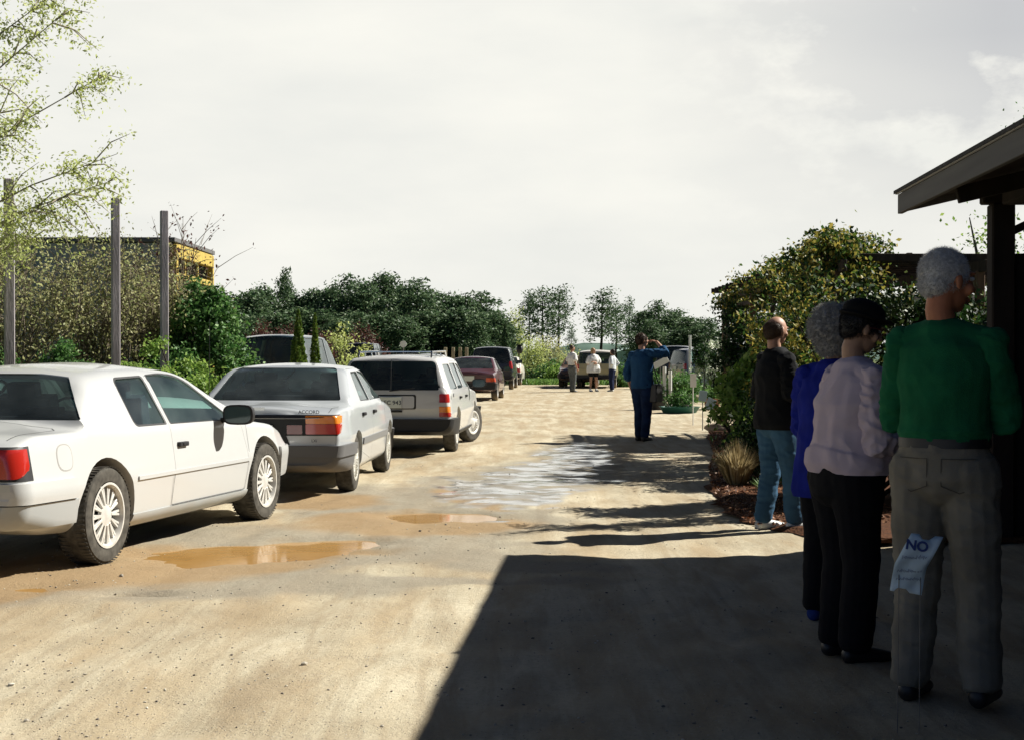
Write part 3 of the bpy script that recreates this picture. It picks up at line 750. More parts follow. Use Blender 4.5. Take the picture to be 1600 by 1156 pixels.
c1 = make_car("parked_coupe", S1, W1, "dusty silver-white two-door coupe nearest the camera beside the big muddy puddle", "car", pr, pf, group=G_ROW, arches=(0, 2.86), ra=.40, rt=.335, halft=.795,
    side_win=[('y', qw, 0, 0), ('y', dw, 0, 0)], rear_win=(rw1, -.6, .16), wind=(poly_round([(-.70, .99), (.70, .99), (.55, 1.285), (-.55, 1.285)], .05), 1.3, 2.9),
    cav=(-.15, 2.35), cavz=.78, seats=(1.15, .15), wheelkw=dict(style='spoke', rim=.225, w=.22, dusty=M_TYRED, tread=True),
    doors=[([(1.00, .30), (2.40, .30), (2.44, .55), (2.40, .85), (2.28, .96), (1.62, 1.315), (1.34, 1.335), (1.03, 1.32), (1.06, .92)], (1.20, .76))],
    pieces=[("tail_light", M_REDL, -.012, [('x', poly_round([(-.84, .665), (.84, .665), (.86, .85), (-.86, .85)], .03), -1.4, -.93), ('y', rect(-1.4, -.9, .5, .9), -1.2, -.42)]),
            ("tail_light", M_REDL, -.012, [('x', poly_round([(-.84, .665), (.84, .665), (.86, .85), (-.86, .85)], .03), -1.4, -.93), ('y', rect(-1.4, -.9, .5, .9), .42, 1.2)]),
            ("tail_panel", M_REDD, -.008, [('x', rect(-.42, .42, .68, .845), -1.4, -.93)]),
            ("light_surround", M_BLACK, -.003, [('x', poly_round([(-.88, .648), (.88, .648), (.89, .866), (-.89, .866)], .03), -1.4, -.90)]),
            ("rear_bumper", W1, -.028, [('x', poly_round([(-1, .50), (1, .50), (1, .635), (-1, .635)], .03), -1.6, -.46)], dict(arch=True)),
            ("rear_bumper", W1L, -.016, [('x', rect(-1, 1, .33, .492), -1.6, -.42)], dict(arch=True)),
            ("bumper_groove", M_BLACK, -.006, [('x', rect(-1, 1, .485, .505), -1.6, -.44)], dict(arch=True)),
            ("front_bumper", W1, -.026, [('x', poly_round([(-1, .35), (1, .35), (1, .62), (-1, .62)], .03), 3.22, 4.3)], dict(arch=True)),
            ("lower_cladding", W1L, -.004, [('y', rect(-1.2, 4.2, .15, .535), -1.2, 1.2)], dict(arch=True, label="silver-grey lower body panels")),
            ("side_moulding", W1, -.012, [('y', rect(.42, 2.45, .545, .572), -1.2, 1.2)], dict(arch=True)),
            ("sill", W1L, -.008, [('y', rect(.36, 2.5, .20, .30), -1.2, 1.2)], dict(arch=True)),
            ("window_surround", M_BLACK, -.002, [('x', poly_round([(-.72, .985), (.72, .985), (.60, 1.315), (-.60, 1.315)], [.02, .02, .12, .12]), -.42, .155), ('y', rect(-.5, .3, .98, 1.32), -.74, .74)]) if False else
            ("fuel_door_edge", mat("paint_gap", (.32, .31, .29), .5), -.0012, [('y', poly_round(rect(-.62, -.44, .68, .86), .08), -1.2, -.7)])])
# fuel door proud of its edge
fd = boolean(S1.loft(off=-.0022), prism('y', poly_round(rect(-.612, -.448, .688, .852), .075), -1.2, -.7), 'INTERSECT'); fin(fd, "fuel_door", W1, c1, 30)
seam = boolean(S1.loft(off=-.0012), prism('y', rect(-.01 - 1.02, -.012 - 1.01, .86, .97), -1.0, 1.0), 'INTERSECT')
mirror(c1, 2.02, -.90, .955, M_BLACK, 1.15)
# boot lid shut line
g_ = mat("shut_line", (.05, .05, .05), .8)
for sy in (-1, 1):
    yy = .70; MB().bar((-1.075, sy * yy, .955), (-.33, sy * yy, 1.012), .006, .012).build("boot_gap", g_, c1) if False else None

def gap(root, S, pts, w=.005, ax='y', lift=.0012):
    "a thin dark shut line laid along the right-hand side of the body, points (x, z)"
    v = []; f = []
    P = []
    for a, b in zip(pts[:-1], pts[1:]):
        n = max(2, int(math.hypot(b[0] - a[0], b[1] - a[1]) / .05)); P += [(a[0] + (b[0] - a[0]) * i / n, a[1] + (b[1] - a[1]) * i / n) for i in range(n)]
    P.append(pts[-1])
    for i, (x, z) in enumerate(P):
        t = np.array(P[min(i + 1, len(P) - 1)]) - np.array(P[max(i - 1, 0)]); t = t / (np.linalg.norm(t) + 1e-9); nx_, nz_ = -t[1] * w / 2, t[0] * w / 2
        for s_ in (-1, 1): X, Z = x + s_ * nx_, z + s_ * nz_; v.append((S.warp(X, .85), -S.yside(X, Z) - lift, Z))
    for i in range(len(P) - 1): f.append((2 * i, 2 * i + 1, 2 * i + 3, 2 * i + 2))
    MB().add(v, f).build("panel_gap", g_, root)
def top_gap(root, S, pts, w=.006, lift=.002):
    v = []; f = []
    def zt(x, y):
        H = S.half(x); o = H[::-1]; ys = o[:, 0]; k = np.argmax(ys > abs(y)); return float(np.interp(abs(y), ys[:k + 1], o[:k + 1, 1]))
    P = []
    for a, b in zip(pts[:-1], pts[1:]):
        n = max(2, int(math.hypot(b[0] - a[0], b[1] - a[1]) / .05)); P += [(a[0] + (b[0] - a[0]) * i / n, a[1] + (b[1] - a[1]) * i / n) for i in range(n)]
    P.append(pts[-1])
    for i, (x, y) in enumerate(P):
        t = np.array(P[min(i + 1, len(P) - 1)]) - np.array(P[max(i - 1, 0)]); t = t / (np.linalg.norm(t) + 1e-9)
        for s_ in (-1, 1): X, Y = x - s_ * t[1] * w / 2, y + s_ * t[0] * w / 2; v.append((S.warp(X, Y), Y, zt(X, Y) + lift))
    for i in range(len(P) - 1): f.append((2 * i, 2 * i + 2, 2 * i + 3, 2 * i + 1))
    MB().add(v, f).build("boot_gap", g_, root)
top_gap(c1, S1, [(-1.0, -.70), (-.42, -.72), (-.34, -.66), (-.34, .66), (-.42, .72), (-1.0, .70)])
gap(c1, S1, [(1.005, .535), (1.0, .31), (2.40, .31), (2.44, .535)], lift=.0062); gap(c1, S1, [(2.50, .90), (2.46, .62)]); gap(c1, S1, [(-.75, .62), (-.78, .50)])

# --- silver four-door sedan
W2 = mat("silver_paint", (.45, .475, .485), .30, .5, coat=.8, dirt=-.02)
S2 = Car(top=[(-1.0, .84), (-.97, .905), (-.9, .925), (-.32, .955), (.28, 1.29), (.42, 1.325), (.9, 1.35), (1.2, 1.345), (1.42, 1.315), (2.08, .965), (2.2, .94), (3.1, .83), (3.32, .76), (3.40, .62)],
         belt=[(-1.0, .83), (-.8, .895), (0, .915), (1.5, .905), (2.2, .885), (3.0, .79), (3.4, .60)],
         width=[(-1.0, .80), (-.5, .845), (.6, .855), (2.2, .85), (3.0, .83), (3.4, .77)], zbot=[(-1.0, .33), (-.5, .24), (.4, .19), (2.3, .19), (3.0, .22), (3.4, .3)],
         zmid=.60, tumble=.44, rtop=.07, crown=.04, rr=.05, rf=.1, bowr=.05, bowf=.16, sm=.04, dx=.06, turn=.035)
pr, pf = gp(556, 766), gp(604, 737.8)
gl = M_GLASS
r2 = dict(a1=poly_round([(.40, .945), (1.02, .935), (1.00, 1.255), (.58, 1.25)], [.03, .02, .03, .05]), a2=poly_round([(1.09, .935), (2.02, .93), (1.96, .97), (1.42, 1.245), (1.06, 1.26)], [.02, .02, .03, .12, .03]))
M_GREYM = mat("grey_moulding", (.16, .16, .155), .6)
c2 = make_car("parked_sedan", S2, W2, "silver four-door sedan parked between the nearest coupe and the white station wagon", "car", pr, pf, group=G_ROW, arches=(0, 2.60), ra=.345, rt=.30, halft=.725,
    side_win=[('y', r2['a1'], 0, 0), ('y', r2['a2'], 0, 0)], rear_win=(poly_round([(-.69, .965), (.69, .965), (.55, 1.30), (-.55, 1.30)], [.03, .03, .06, .06]), -.7, .7), wind=(poly_round([(-.68, .96), (.68, .96), (.54, 1.29), (-.54, 1.29)], .05), 1.2, 2.6),
    cav=(-.22, 2.0), cavz=.76, seats=(1.15, .12), wheelkw=dict(style='cover', rim=.19, w=.185, dusty=M_TYRED, rimmat=mat("wheel_cover", (.50, .49, .44), .4, .5, metal=.4)),
    doors=[([(.30, .40), (1.03, .27), (1.05, .92), (1.02, 1.29), (.50, 1.285), (.30, .96), (.42, .70)], (.42, .80)), ([(1.055, .27), (2.12, .27), (2.12, .88), (2.06, .96), (1.42, 1.285), (1.045, 1.29), (1.075, .92)], (1.22, .80))],
    pieces=[("rear_garnish", M_BLACK, -.006, [('x', rect(-.78, .78, .635, .845), -1.3, -.80)]),
            ("tail_light", M_AMBER, -.014, [('x', poly_round(rect(-.80, -.46, .755, .835), .012), -1.3, -.80)]),
            ("tail_light", M_REDL, -.016, [('x', poly_round(rect(-.80, -.46, .650, .752), .012), -1.3, -.80)]),
            ("tail_light", M_REDD, -.014, [('x', poly_round(rect(-.425, -.27, .650, .742), .01), -1.3, -.80)]),
            ("tail_light", M_AMBER, -.014, [('x', poly_round(rect(.46, .80, .755, .835), .012), -1.3, -.80)]),
            ("tail_light", M_REDL, -.016, [('x', poly_round(rect(.46, .80, .650, .752), .012), -1.3, -.80)]),
            ("tail_light", M_REDD, -.014, [('x', poly_round(rect(.27, .425, .650, .742), .01), -1.3, -.80)]),
            ("plate_recess", M_BLACK, -.008, [('x', [(-.30, .545), (.30, .545), (.26, .64), (-.26, .64)][::1], -1.3, -.80)]),
            ("rear_bumper", M_GREYB, -.05, [('x', poly_round(rect(-1, 1, .42, .535), .02), -1.5, -.32)], dict(arch=True)),
            ("bumper_cover", M_GREYB, -.03, [('x', rect(-1, 1, .25, .43), -1.5, -.30)], dict(arch=True)),
            ("front_bumper", M_GREYB, -.03, [('x', rect(-1, 1, .25, .52), 2.9, 4)], dict(arch=True)),
            ("side_moulding", M_GREYM, -.014, [('y', rect(.32, 2.3, .475, .545), -1.2, 1.2)], dict(arch=True))])
plate(c2, -1.03, .02, .665, "", tilt=8)
lettering(c2, "ACCORD", -1.012, -.50, .872, .05, M_INK); lettering(c2, "LXi", -1.045, -.56, .588, .04, M_INK)
top_gap(c2, S2, [(-.93, -.68), (-.42, -.70), (-.36, -.64), (-.36, .64), (-.42, .70), (-.93, .68)])
for sx in (.36,): gap(c2, S2, [(2.16, .85), (2.16, .30)])
MB().box((-1.018, 0, .905), (.006, .11, .03)).build("emblem", M_CHROME, c2)
MB().box((-1.02, -.02, .605), (.02, .30, .02)).build("plate_lamp", M_CLEAR, c2)
MB().tube([(-.95, .52, .93), (-.93, .52, 1.8)], .003, 5).build("aerial", M_BLACK, c2)
for sx in (.25, .60): pass

# --- white station wagon with roof rack
W3 = mat("white_paint", (.56, .56, .545), .30, .5, coat=.7, dirt=0.0)
S3 = Car(top=[(-1.16, .60), (-1.155, .90), (-1.13, .94), (-.93, 1.39), (-.86, 1.415), (-.4, 1.435), (.6, 1.445), (1.3, 1.42), (1.42, 1.40), (1.98, .985), (2.1, .955), (3.2, .88), (3.42, .84), (3.5, .7)],
         belt=[(-1.16, .59), (-1.15, .89), (-.9, .90), (1.5, .895), (2.2, .885), (3.2, .82), (3.5, .68)],
         width=[(-1.16, .83), (-.8, .85), (.6, .855), (2.2, .85), (3.1, .83), (3.5, .80)], zbot=[(-1.16, .40), (-.7, .28), (.3, .22), (2.3, .22), (3.5, .34)],
         zmid=.58, tumble=.36, rtop=.07, crown=.035, rr=.05, rf=.06, bowr=.04, bowf=.05, sm=.025, dx=.07, turn=.03)
pr, pf = gp(714, 704.7), gp(741, 688.5)
w3 = [poly_round([(-.72, .94), (.16, .93), (.16, 1.30), (-.60, 1.30)], .04), poly_round([(.26, .93), (.98, .93), (.98, 1.31), (.26, 1.31)], .04), poly_round([(1.06, .93), (1.90, .93), (1.84, .97), (1.40, 1.29), (1.06, 1.31)], .04)]
W3B = M_BLACK
c3 = make_car("parked_wagon", S3, W3, "white boxy station wagon with a roof rack and its front wheels turned", "car", pr, pf, group=G_ROW, arches=(0, 2.65), ra=.36, rt=.315, halft=.73,
    side_win=[('y', p, 0, 0) for p in w3], rear_win=(poly_round([(-.68, .935), (.68, .935), (.61, 1.345), (-.61, 1.345)], [.03, .03, .07, .07]), -1.5, -.5), wind=(poly_round([(-.66, .99), (.66, .99), (.58, 1.37), (-.58, 1.37)], .05), 1.2, 2.5),
    cav=(-1.08, 1.95), cavz=.76, seats=(.95, .05), steer=R(-24), wheelkw=dict(style='cover', rim=.195, w=.19, dusty=M_TYRED), glass=M_GLASSD,
    doors=[([(.20, .40), (1.0, .28), (1.02, .9), (1.02, 1.34), (.22, 1.34), (.20, .9)], (.32, .80)), ([(1.03, .28), (2.05, .28), (2.02, .9), (1.95, 1.0), (1.42, 1.34), (1.045, 1.34), (1.045, .9)], (1.16, .80))],
    pieces=[("tail_light", M_REDL, -.018, [('x', poly_round(rect(-.88, -.69, .765, .885), .012), -1.4, -1.03)]),
            ("tail_light", M_CLEAR, -.018, [('x', rect(-.88, -.69, .71, .762), -1.4, -1.03)]),
            ("tail_light", M_AMBER, -.018, [('x', rect(-.88, -.69, .625, .707), -1.4, -1.03)]),
            ("tail_light", M_REDL, -.018, [('x', poly_round(rect(-.88, -.69, .56, .622), .012), -1.4, -1.03)]),
            ("tail_light", M_REDL, -.018, [('x', poly_round(rect(.69, .88, .765, .885), .012), -1.4, -1.03)]),
            ("tail_light", M_AMBER, -.018, [('x', rect(.69, .88, .56, .762), -1.4, -1.03)]),
            ("rear_bumper", M_BLACK, -.085, [('x', poly_round(rect(-1, 1, .30, .53), .03), -1.5, -.55)], dict(arch=True)),
            ("front_bumper", M_BLACK, -.07, [('x', poly_round(rect(-1, 1, .36, .56), .03), 3.05, 4)], dict(arch=True)),
            ("window_surround", M_BLACK, -.0025, [('x', poly_round([(-.715, .915), (.715, .915), (.64, 1.375), (-.64, 1.375)], [.03, .03, .09, .09]), -1.5, -.93), ('x', [(-.9, .9), (.9, .9), (.9, 1.4), (-.9, 1.4)], -1.5, -.93)]) if False else
            ("plate_recess", M_BLACK, -.004, [('x', poly_round(rect(-.36, .36, .665, .875), .03), -1.4, -1.05)]),
            ("plate_panel", W3, -.008, [('x', poly_round(rect(-.335, .335, .685, .855), .03), -1.4, -1.05)]),
            ("tailgate_handle", M_BLACK, -.03, [('x', poly_round(rect(-.16, .16, .625, .655), .01), -1.4, -1.05)]),
            ("sill_trim", M_BLACK, -.012, [('y', rect(.3, 2.36, .22, .30), -1.2, 1.2)], dict(arch=True))])
plate(c3, -1.178, 0, .765, "AEC 943")
gap(c3, S3, [(-.90, 1.36), (-1.10, .90), (-1.08, .56)]); gap(c3, S3, [(2.10, .86), (2.08, .30)])
MB().lathe([(.001, 0), (.028, 0), (.030, .006), (.001, .008)], 16, "y", (-.80, -.862, .86)).build("fuel_cap", M_BLACK, c3)
mirror(c3, 1.86, -.88, .98, M_BLACK, 1.0)
rk = MB()
for sy in (-.53, .53):
    rk.tube([(-.75, sy, 1.40), (-.70, sy, 1.475), (1.0, sy, 1.49), (1.08, sy, 1.42)], .014, 8)
    for x in (-.2, .4): rk.tube([(x, sy, 1.42), (x, sy, 1.485)], .012, 6)
for x in (-.62, .1, .9): rk.bar((x, -.53, 1.48), (x, .53, 1.48), .05, .018)
rk.build("roof_rack", M_CHROME, c3, smooth=True, angle=40)
MB().tube([(-1.10, 0, 1.37), (-1.16, .0, .93)], .004, 5).bar((-1.165, 0.02, .925), (-1.165, -.34, .965), .012, .014).build("rear_wiper", M_BLACK, c3)

# --- generic bodies for the far vehicles
def sedan_spec(L=4.6, oh=1.0, wb=2.65, w=.85, h=1.38, dx=.16):
    f = L - oh
    return Car(top=[(-oh, .85), (-oh + .06, .93), (-.3, .97), (.28, h - .07), (.45, h - .02), (1.0, h), (1.45, h - .04), (2.05, .98), (2.2, .95), (f - .3, .83), (f - .05, .72), (f, .6)],
               belt=[(-oh, .83), (0, .92), (2.2, .89), (f, .6)], width=[(-oh, w - .05), (.5, w), (2.2, w), (f, w - .07)], zbot=[(-oh, .33), (.3, .22), (2.3, .22), (f, .32)], zmid=.58, tumble=.42, rtop=.07, rr=.05, dx=dx, sm=.05)
def van_spec(h=1.75, oh=.85, L=4.5, w=.90, dx=.2, hood=True, z=.36, beltz=1.05, back=.18):
    f = L - oh
    top = [(-oh, .7), (-oh + .01, beltz), (-oh + back, h - .06), (-oh + back + .12, h - .02), (.8, h), (1.5, h - .03), (1.65, h - .07), (2.35, 1.12), (2.45, 1.08), (f - .15, .98), (f, .8)]
    return Car(top=top, belt=[(-oh, .68), (-oh + .02, beltz - .02), (2.3, beltz - .02), (f, .8)], width=[(-oh, w - .03), (1, w), (f, w - .08)], zbot=[(-oh, z + .08), (.3, z), (2.3, z), (f, z + .08)], zmid=.7, tumble=.24, rtop=.07, rr=.05, dx=dx, sm=.03, turn=.03)
def quick(name, S, paint, label, cat, loc, heading, h, beltz=.95, oh=1.0, kind='sedan', group=None, rt=.32, lights=M_REDL, bumper=M_BLACK, wb=2.65, lz=(.62, .80), glass=None, pieces=(), seats=(1.2, .1), winx=None, plat=True):
    hh = h - .10
    if kind == 'sedan':
        sw = [poly_round([(.42, beltz), (1.0, beltz), (1.0, hh), (.60, hh)], .03), poly_round([(1.08, beltz), (1.98, beltz), (1.44, hh), (1.08, hh)], .03)]
        rwn = (poly_round([(-.68, beltz + .045), (.68, beltz + .045), (.55, hh + .04), (-.55, hh + .04)], .05), -.8, .7); cv = (-.2, 1.98); ww = (poly_round([(-.66, .98), (.66, .98), (.55, hh + .02), (-.55, hh + .02)], .05), 1.2, 2.6)
    else:
        sw = [poly_round([(-oh + .32, beltz + .03), (.35, beltz + .03), (.35, hh), (-oh + .40, hh)], .04), poly_round([(.42, beltz + .03), (1.15, beltz + .03), (1.15, hh), (.42, hh)], .04), poly_round([(1.22, beltz + .03), (2.25, beltz + .03), (1.70, hh), (1.22, hh)], .04)]
        rwn = (poly_round([(-.72, beltz + .02), (.72, beltz + .02), (.66, hh + .01), (-.66, hh + .01)], .05), -1.6, -oh + .5); cv = (-oh + .09, 2.2); ww = (poly_round([(-.72, 1.14), (.72, 1.14), (.64, hh + .0), (-.64, hh + .0)], .05), 1.4, 2.9)
    W = S.w(0)
    pcs = [("tail_light", lights, -.014, [('x', poly_round(rect(-W - .05, -W + .16 if kind != 'sedan' else -W + .32, *lz), .02), -2, -oh + .14)]), ("tail_light", lights, -.014, [('x', poly_round(rect(W - .16 if kind != 'sedan' else W - .32, W + .05, *lz), .02), -2, -oh + .14)]),
           ("rear_bumper", bumper, -.06, [('x', poly_round(rect(-1.1, 1.1, .36, .56), .03), -2, -oh + .35)], dict(arch=True)), ("front_bumper", bumper, -.05, [('x', poly_round(rect(-1.1, 1.1, .38, .58), .03), S.x1 - .35, 5)], dict(arch=True))] + list(pieces)
    c = make_car(name, S, paint, label, cat, loc=loc, heading=heading, group=group, arches=(0, wb), ra=rt + .05, rt=rt, halft=W - .12, side_win=[('y', p, 0, 0) for p in sw], rear_win=rwn, wind=ww,
                 cav=cv, cavz=.78, seats=seats, pieces=pcs, glass=glass or M_GLASSD, wheelkw=dict(style='plain', rim=.20, w=.2))
    if plat: plate(c, -oh - .012 if kind == 'sedan' else -oh - .02, 0, .70 if kind == 'sedan' else .85, "")
    return c
MAROON = mat("maroon_paint", (.085, .035, .04), .3, coat=.8, dirt=.05)
c4 = quick("parked_sedan", sedan_spec(), MAROON, "maroon four-door sedan parked ahead of the white station wagon", "car", (-1.25, 46.9), R(3.6), 1.38, oh=1.0, group=G_ROW, lights=mat("orange_lens", (.55, .07, .015), .2, coat=.6), lz=(.60, .72), glass=M_GLASS)
NAVY = mat("navy_paint", (.02, .026, .04), .3, coat=.8)
c5 = quick("parked_minivan", van_spec(1.76, .9), mat("black_blue_paint", (.016, .018, .024), .3, coat=.6), "tall near-black minivan behind the maroon sedan", "van", (-.79, 61.5), R(3.4), 1.76, beltz=1.05, oh=.9, kind='van', group=G_ROW, lz=(.85, 1.15))
WHT = mat("cream_white_paint", (.70, .66, .58), .35, coat=.6)
c6 = quick("parked_sedan", sedan_spec(), WHT, "cream white car with only its tail showing beyond the near-black minivan", "car", (-.35, 71.5), R(3.4), 1.38, group=G_ROW, lights=M_REDL)
# --- row behind, left
c7 = quick("parked_minivan", van_spec(1.89, .9), mat("dark_green_paint", (.02, .04, .045), .25, coat=.9), "dark minivan parked between the green bush and the two conical evergreens", "van", (-5.1, 33), R(6), 1.89, beltz=1.05, oh=.9, kind='van', lz=(.85, 1.15), glass=M_GLASS)
c8 = quick("parked_minivan", van_spec(1.74, .9), WHT, "white van with a long sloping windshield behind the silver sedan", "van", (-7.75, 45.0), R(90), 1.74, beltz=1.0, oh=.9, kind='van', lz=(.8, 1.1), glass=M_GLASS)
c9 = quick("parked_minivan", van_spec(2.0, .9), NAVY, "dark navy van showing its square rear window left of the roof rack", "van", (-7.0, 70.0), R(3), 2.0, beltz=1.05, oh=.9, kind='van', lz=(.85, 1.15))
c10 = quick("parked_sedan", sedan_spec(h=1.46), mat("pale_grey_paint", (.45, .47, .48), .3, coat=.7), "pale grey car glimpsed between the station wagon and the maroon sedan", "car", (-3.0, 52), R(3), 1.46)
# --- right side
SIL = mat("grey_silver_paint", (.20, .21, .225), .3, coat=.8, metal=.3)
c11 = quick("parked_truck", van_spec(1.68, 1.0, 4.5, .88), SIL, "silver grey sport utility vehicle parked side-on beyond the vine pergola", "car", (7.85, 63.6), R(72), 1.68, beltz=1.0, oh=1.0, kind='van', lz=(.80, 1.05), bumper=M_CHROME, glass=M_GLASS)
c12 = quick("parked_minivan", van_spec(1.85, .9), mat("black_paint", (.012, .012, .014), .3, coat=.6), "black van parked in the shade just left of the silver grey utility vehicle", "van", (7.6, 69.5), R(14), 1.85, beltz=1.1, oh=.9, kind='van', lz=(.85, 1.1))
# --- the three at the end of the lane
TAN = mat("tan_paint", (.36, .32, .18), .35, coat=.5)
c13 = quick("parked_truck", van_spec(1.62, 1.0, 4.6, .88), [TAN][0], "tan and white sport utility vehicle behind the three people chatting", "car", (3.62, 64.0), R(6), 1.62, beltz=1.02, oh=1.0, kind='van', lz=(.82, 1.02), glass=M_GLASS,
            pieces=[("roof_panel", WHT, -.006, [('y', rect(-1.2, 2.0, 1.5, 1.8), -1.2, 1.2)]), ("pillar_panel", WHT, -.006, [('x', rect(-1, -.68, 1.0, 1.52), -1.3, -.6)])])
BRZ = mat("bronze_paint", (.16, .10, .065), .3, coat=.7)
c14 = quick("parked_sedan", sedan_spec(), BRZ, "bronze brown car with black bumper left of the tan utility vehicle", "car", (3.15, 68.3), R(186), 1.38)
# dark pickup far down the lane
PK = mat("dark_grey_paint", (.035, .037, .042), .35, coat=.6)
SP = Car(top=[(-1.15, .95), (-1.14, 1.10), (1.05, 1.12), (1.12, 1.62), (1.3, 1.70), (1.9, 1.68), (2.5, 1.12), (3.6, 1.05), (3.75, .8)], belt=[(-1.15, .93), (3.5, 1.02), (3.75, .8)], width=[(-1.15, .84), (3.75, .82)],
         zbot=[(-1.15, .55), (3.75, .5)], zmid=.8, tumble=.25, dx=.3, rr=.04, rf=.08, sm=.02)
c15 = make_car("parked_pickup", SP, PK, "dark pickup truck with a pale bumper parked at the far end of the lane", "truck", loc=(1.6, 103.5), heading=R(3), arches=(0, 3.0), ra=.42, rt=.36, halft=.72,
    cav=(1.15, 2.45), cavz=1.0, seats=False, side_win=[('y', [(1.3, 1.18), (2.2, 1.18), (1.9, 1.58), (1.3, 1.58)], 0, 0)], rear_win=([(-.6, 1.2), (.6, 1.2), (.55, 1.55), (-.55, 1.55)], .8, 1.5),
    pieces=[("tail_light", M_REDL, -.015, [('x', rect(-.9, -.70, .78, 1.05), -2, -1.0)]), ("tail_light", M_REDL, -.015, [('x', rect(.70, .9, .78, 1.05), -2, -1.0)]),
            ("rear_bumper", mat("pale_bumper", (.6, .6, .58), .4, metal=.3), -.1, [('x', rect(-.9, .9, .52, .68), -2, -1.0)])], wheelkw=dict(style='plain', rim=.2, w=.2))
for c in (c4, c5, c9, c10, c12, c13, c14, c15): pass
mirror(c4, 1.9, -.86, .98, M_BLACK); mirror(c5, 2.0, -.9, 1.12, M_BLACK)
# ---------------------------------------------------------------- vegetation
BARK = mat("bark", (.18, .15, .11), .9, .2, var=.35, scale=14, bump=.6, bscale=30)
BARKD = mat("bark_dark", (.045, .038, .03), .9, .2, var=.3, scale=10)
L_PINE = leafmat("pine_needles", [(.03, .065, .028), (.065, .125, .052), (.11, .18, .08), (.17, .23, .115)], .25)
L_GREEN = leafmat("bush_leaves", [(.02, .06, .015), (.05, .14, .03), (.10, .22, .05), (.20, .33, .11)], .35)
L_LIME = leafmat("lime_leaves", [(.10, .20, .03), (.20, .33, .06), (.34, .45, .11)], .45)
L_SPRING = leafmat("spring_leaves", [(.30, .36, .09), (.44, .50, .16), (.58, .62, .28)], .55)
L_OLIVE = leafmat("olive_buds", [(.20, .19, .08), (.36, .35, .16), (.46, .46, .22), (.24, .30, .11)], .5)
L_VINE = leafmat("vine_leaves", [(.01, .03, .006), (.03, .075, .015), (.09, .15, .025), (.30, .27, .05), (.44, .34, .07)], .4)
L_VINE_SHADED = leafmat("vine_green_shaded", [(.006, .018, .004), (.014, .04, .008), (.028, .065, .012), (.09, .11, .02)], .12)  # lower leaves: plain green, with the shade darkened into the colour
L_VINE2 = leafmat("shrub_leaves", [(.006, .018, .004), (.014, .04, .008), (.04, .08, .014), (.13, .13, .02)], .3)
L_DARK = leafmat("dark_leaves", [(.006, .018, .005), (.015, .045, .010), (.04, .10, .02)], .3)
L_RED = leafmat("plum_leaves", [(.05, .018, .018), (.10, .035, .03), (.13, .06, .04)], .3)
L_THUJA = leafmat("thuja_sprays", [(.04, .085, .012), (.10, .17, .02), (.19, .26, .04)], .3)
L_STRAW = leafmat("dry_grass", [(.22, .16, .07), (.38, .30, .15), (.52, .43, .25)], .4)
L_GRASS = leafmat("grass_blades", [(.04, .10, .015), (.10, .20, .04), (.20, .32, .08)], .4)
def leaf_mesh(P, size, seed=0, aspect=.5, flat=0.0, jit=.4, dirs=None, dirw=0.0):
    g = np.random.default_rng(seed); P = np.asarray(P, float); n = len(P)
    a = g.normal(size=(n, 3)); 
    if dirs is not None: a = a + np.asarray(dirs) * dirw
    a /= np.linalg.norm(a, axis=1)[:, None]
    b = g.normal(size=(n, 3)); b[:, 2] *= (1 - flat); a[:, 2] *= (1 - flat * .6)
    b -= a * np.sum(a * b, 1)[:, None] / np.sum(a * a, 1)[:, None]; b /= np.linalg.norm(b, axis=1)[:, None] + 1e-9
    s = (size * (1 + jit * g.uniform(-1, 1, n)))[:, None]
    nrm = np.cross(a, b)
    V = np.stack([P - a * s * .5, P + b * s * aspect * .5 + nrm * s * .08, P + a * s * .5, P - b * s * aspect * .5 + nrm * s * .08], 1).reshape(-1, 3)
    me = bpy.data.meshes.new("leaves"); me.vertices.add(4 * n); me.vertices.foreach_set('co', V.ravel())
    me.loops.add(4 * n); me.loops.foreach_set('vertex_index', np.arange(4 * n, dtype=np.int32))
    me.polygons.add(n); me.polygons.foreach_set('loop_start', (np.arange(n) * 4).astype(np.int32)); me.polygons.foreach_set('loop_total', np.full(n, 4, np.int32))
    me.update(); return me
def clumps(g, centers, n, sig):
    "leaf points gathered in small uneven clumps round the given centres"
    c = np.asarray(centers)[g.integers(0, len(centers), n)]
    return c + g.normal(size=(n, 3)) * np.asarray(sig)
def crown_centers(g, C, Rr, k, shell=.55, holes=.0):
    u = g.normal(size=(k, 3)); u /= np.linalg.norm(u, axis=1)[:, None]; r = (shell + (1 - shell) * g.random(k)) * (1 + .22 * g.normal(size=k) * .6)
    return np.asarray(C) + u * r[:, None] * np.asarray(Rr)
def limbs(mb, g, base, top, r0, tips, n=6):
    base = Vector(base); top = Vector(top); m = 7; pts = []
    for i in range(m):
        t = i / (m - 1); pts.append(base.lerp(top, t) + Vector((g.normal() * .03, g.normal() * .03, 0)) * (top - base).length * t * .6)
    mb.tube(pts, [r0 * (1 - .75 * i / (m - 1)) for i in range(m)], 8)
    for tip in tips:
        tip = Vector(tip); t = g.uniform(.35, .95); s = pts[min(m - 1, int(t * (m - 1)))]
        mid = s.lerp(tip, .5) + Vector((g.normal() * .06, g.normal() * .06, abs(g.normal()) * .08)) * (tip - s).length
        mb.tube([s, s.lerp(mid, .6), mid, tip], [r0 * .35, r0 * .28, r0 * .2, r0 * .06], 5, False)
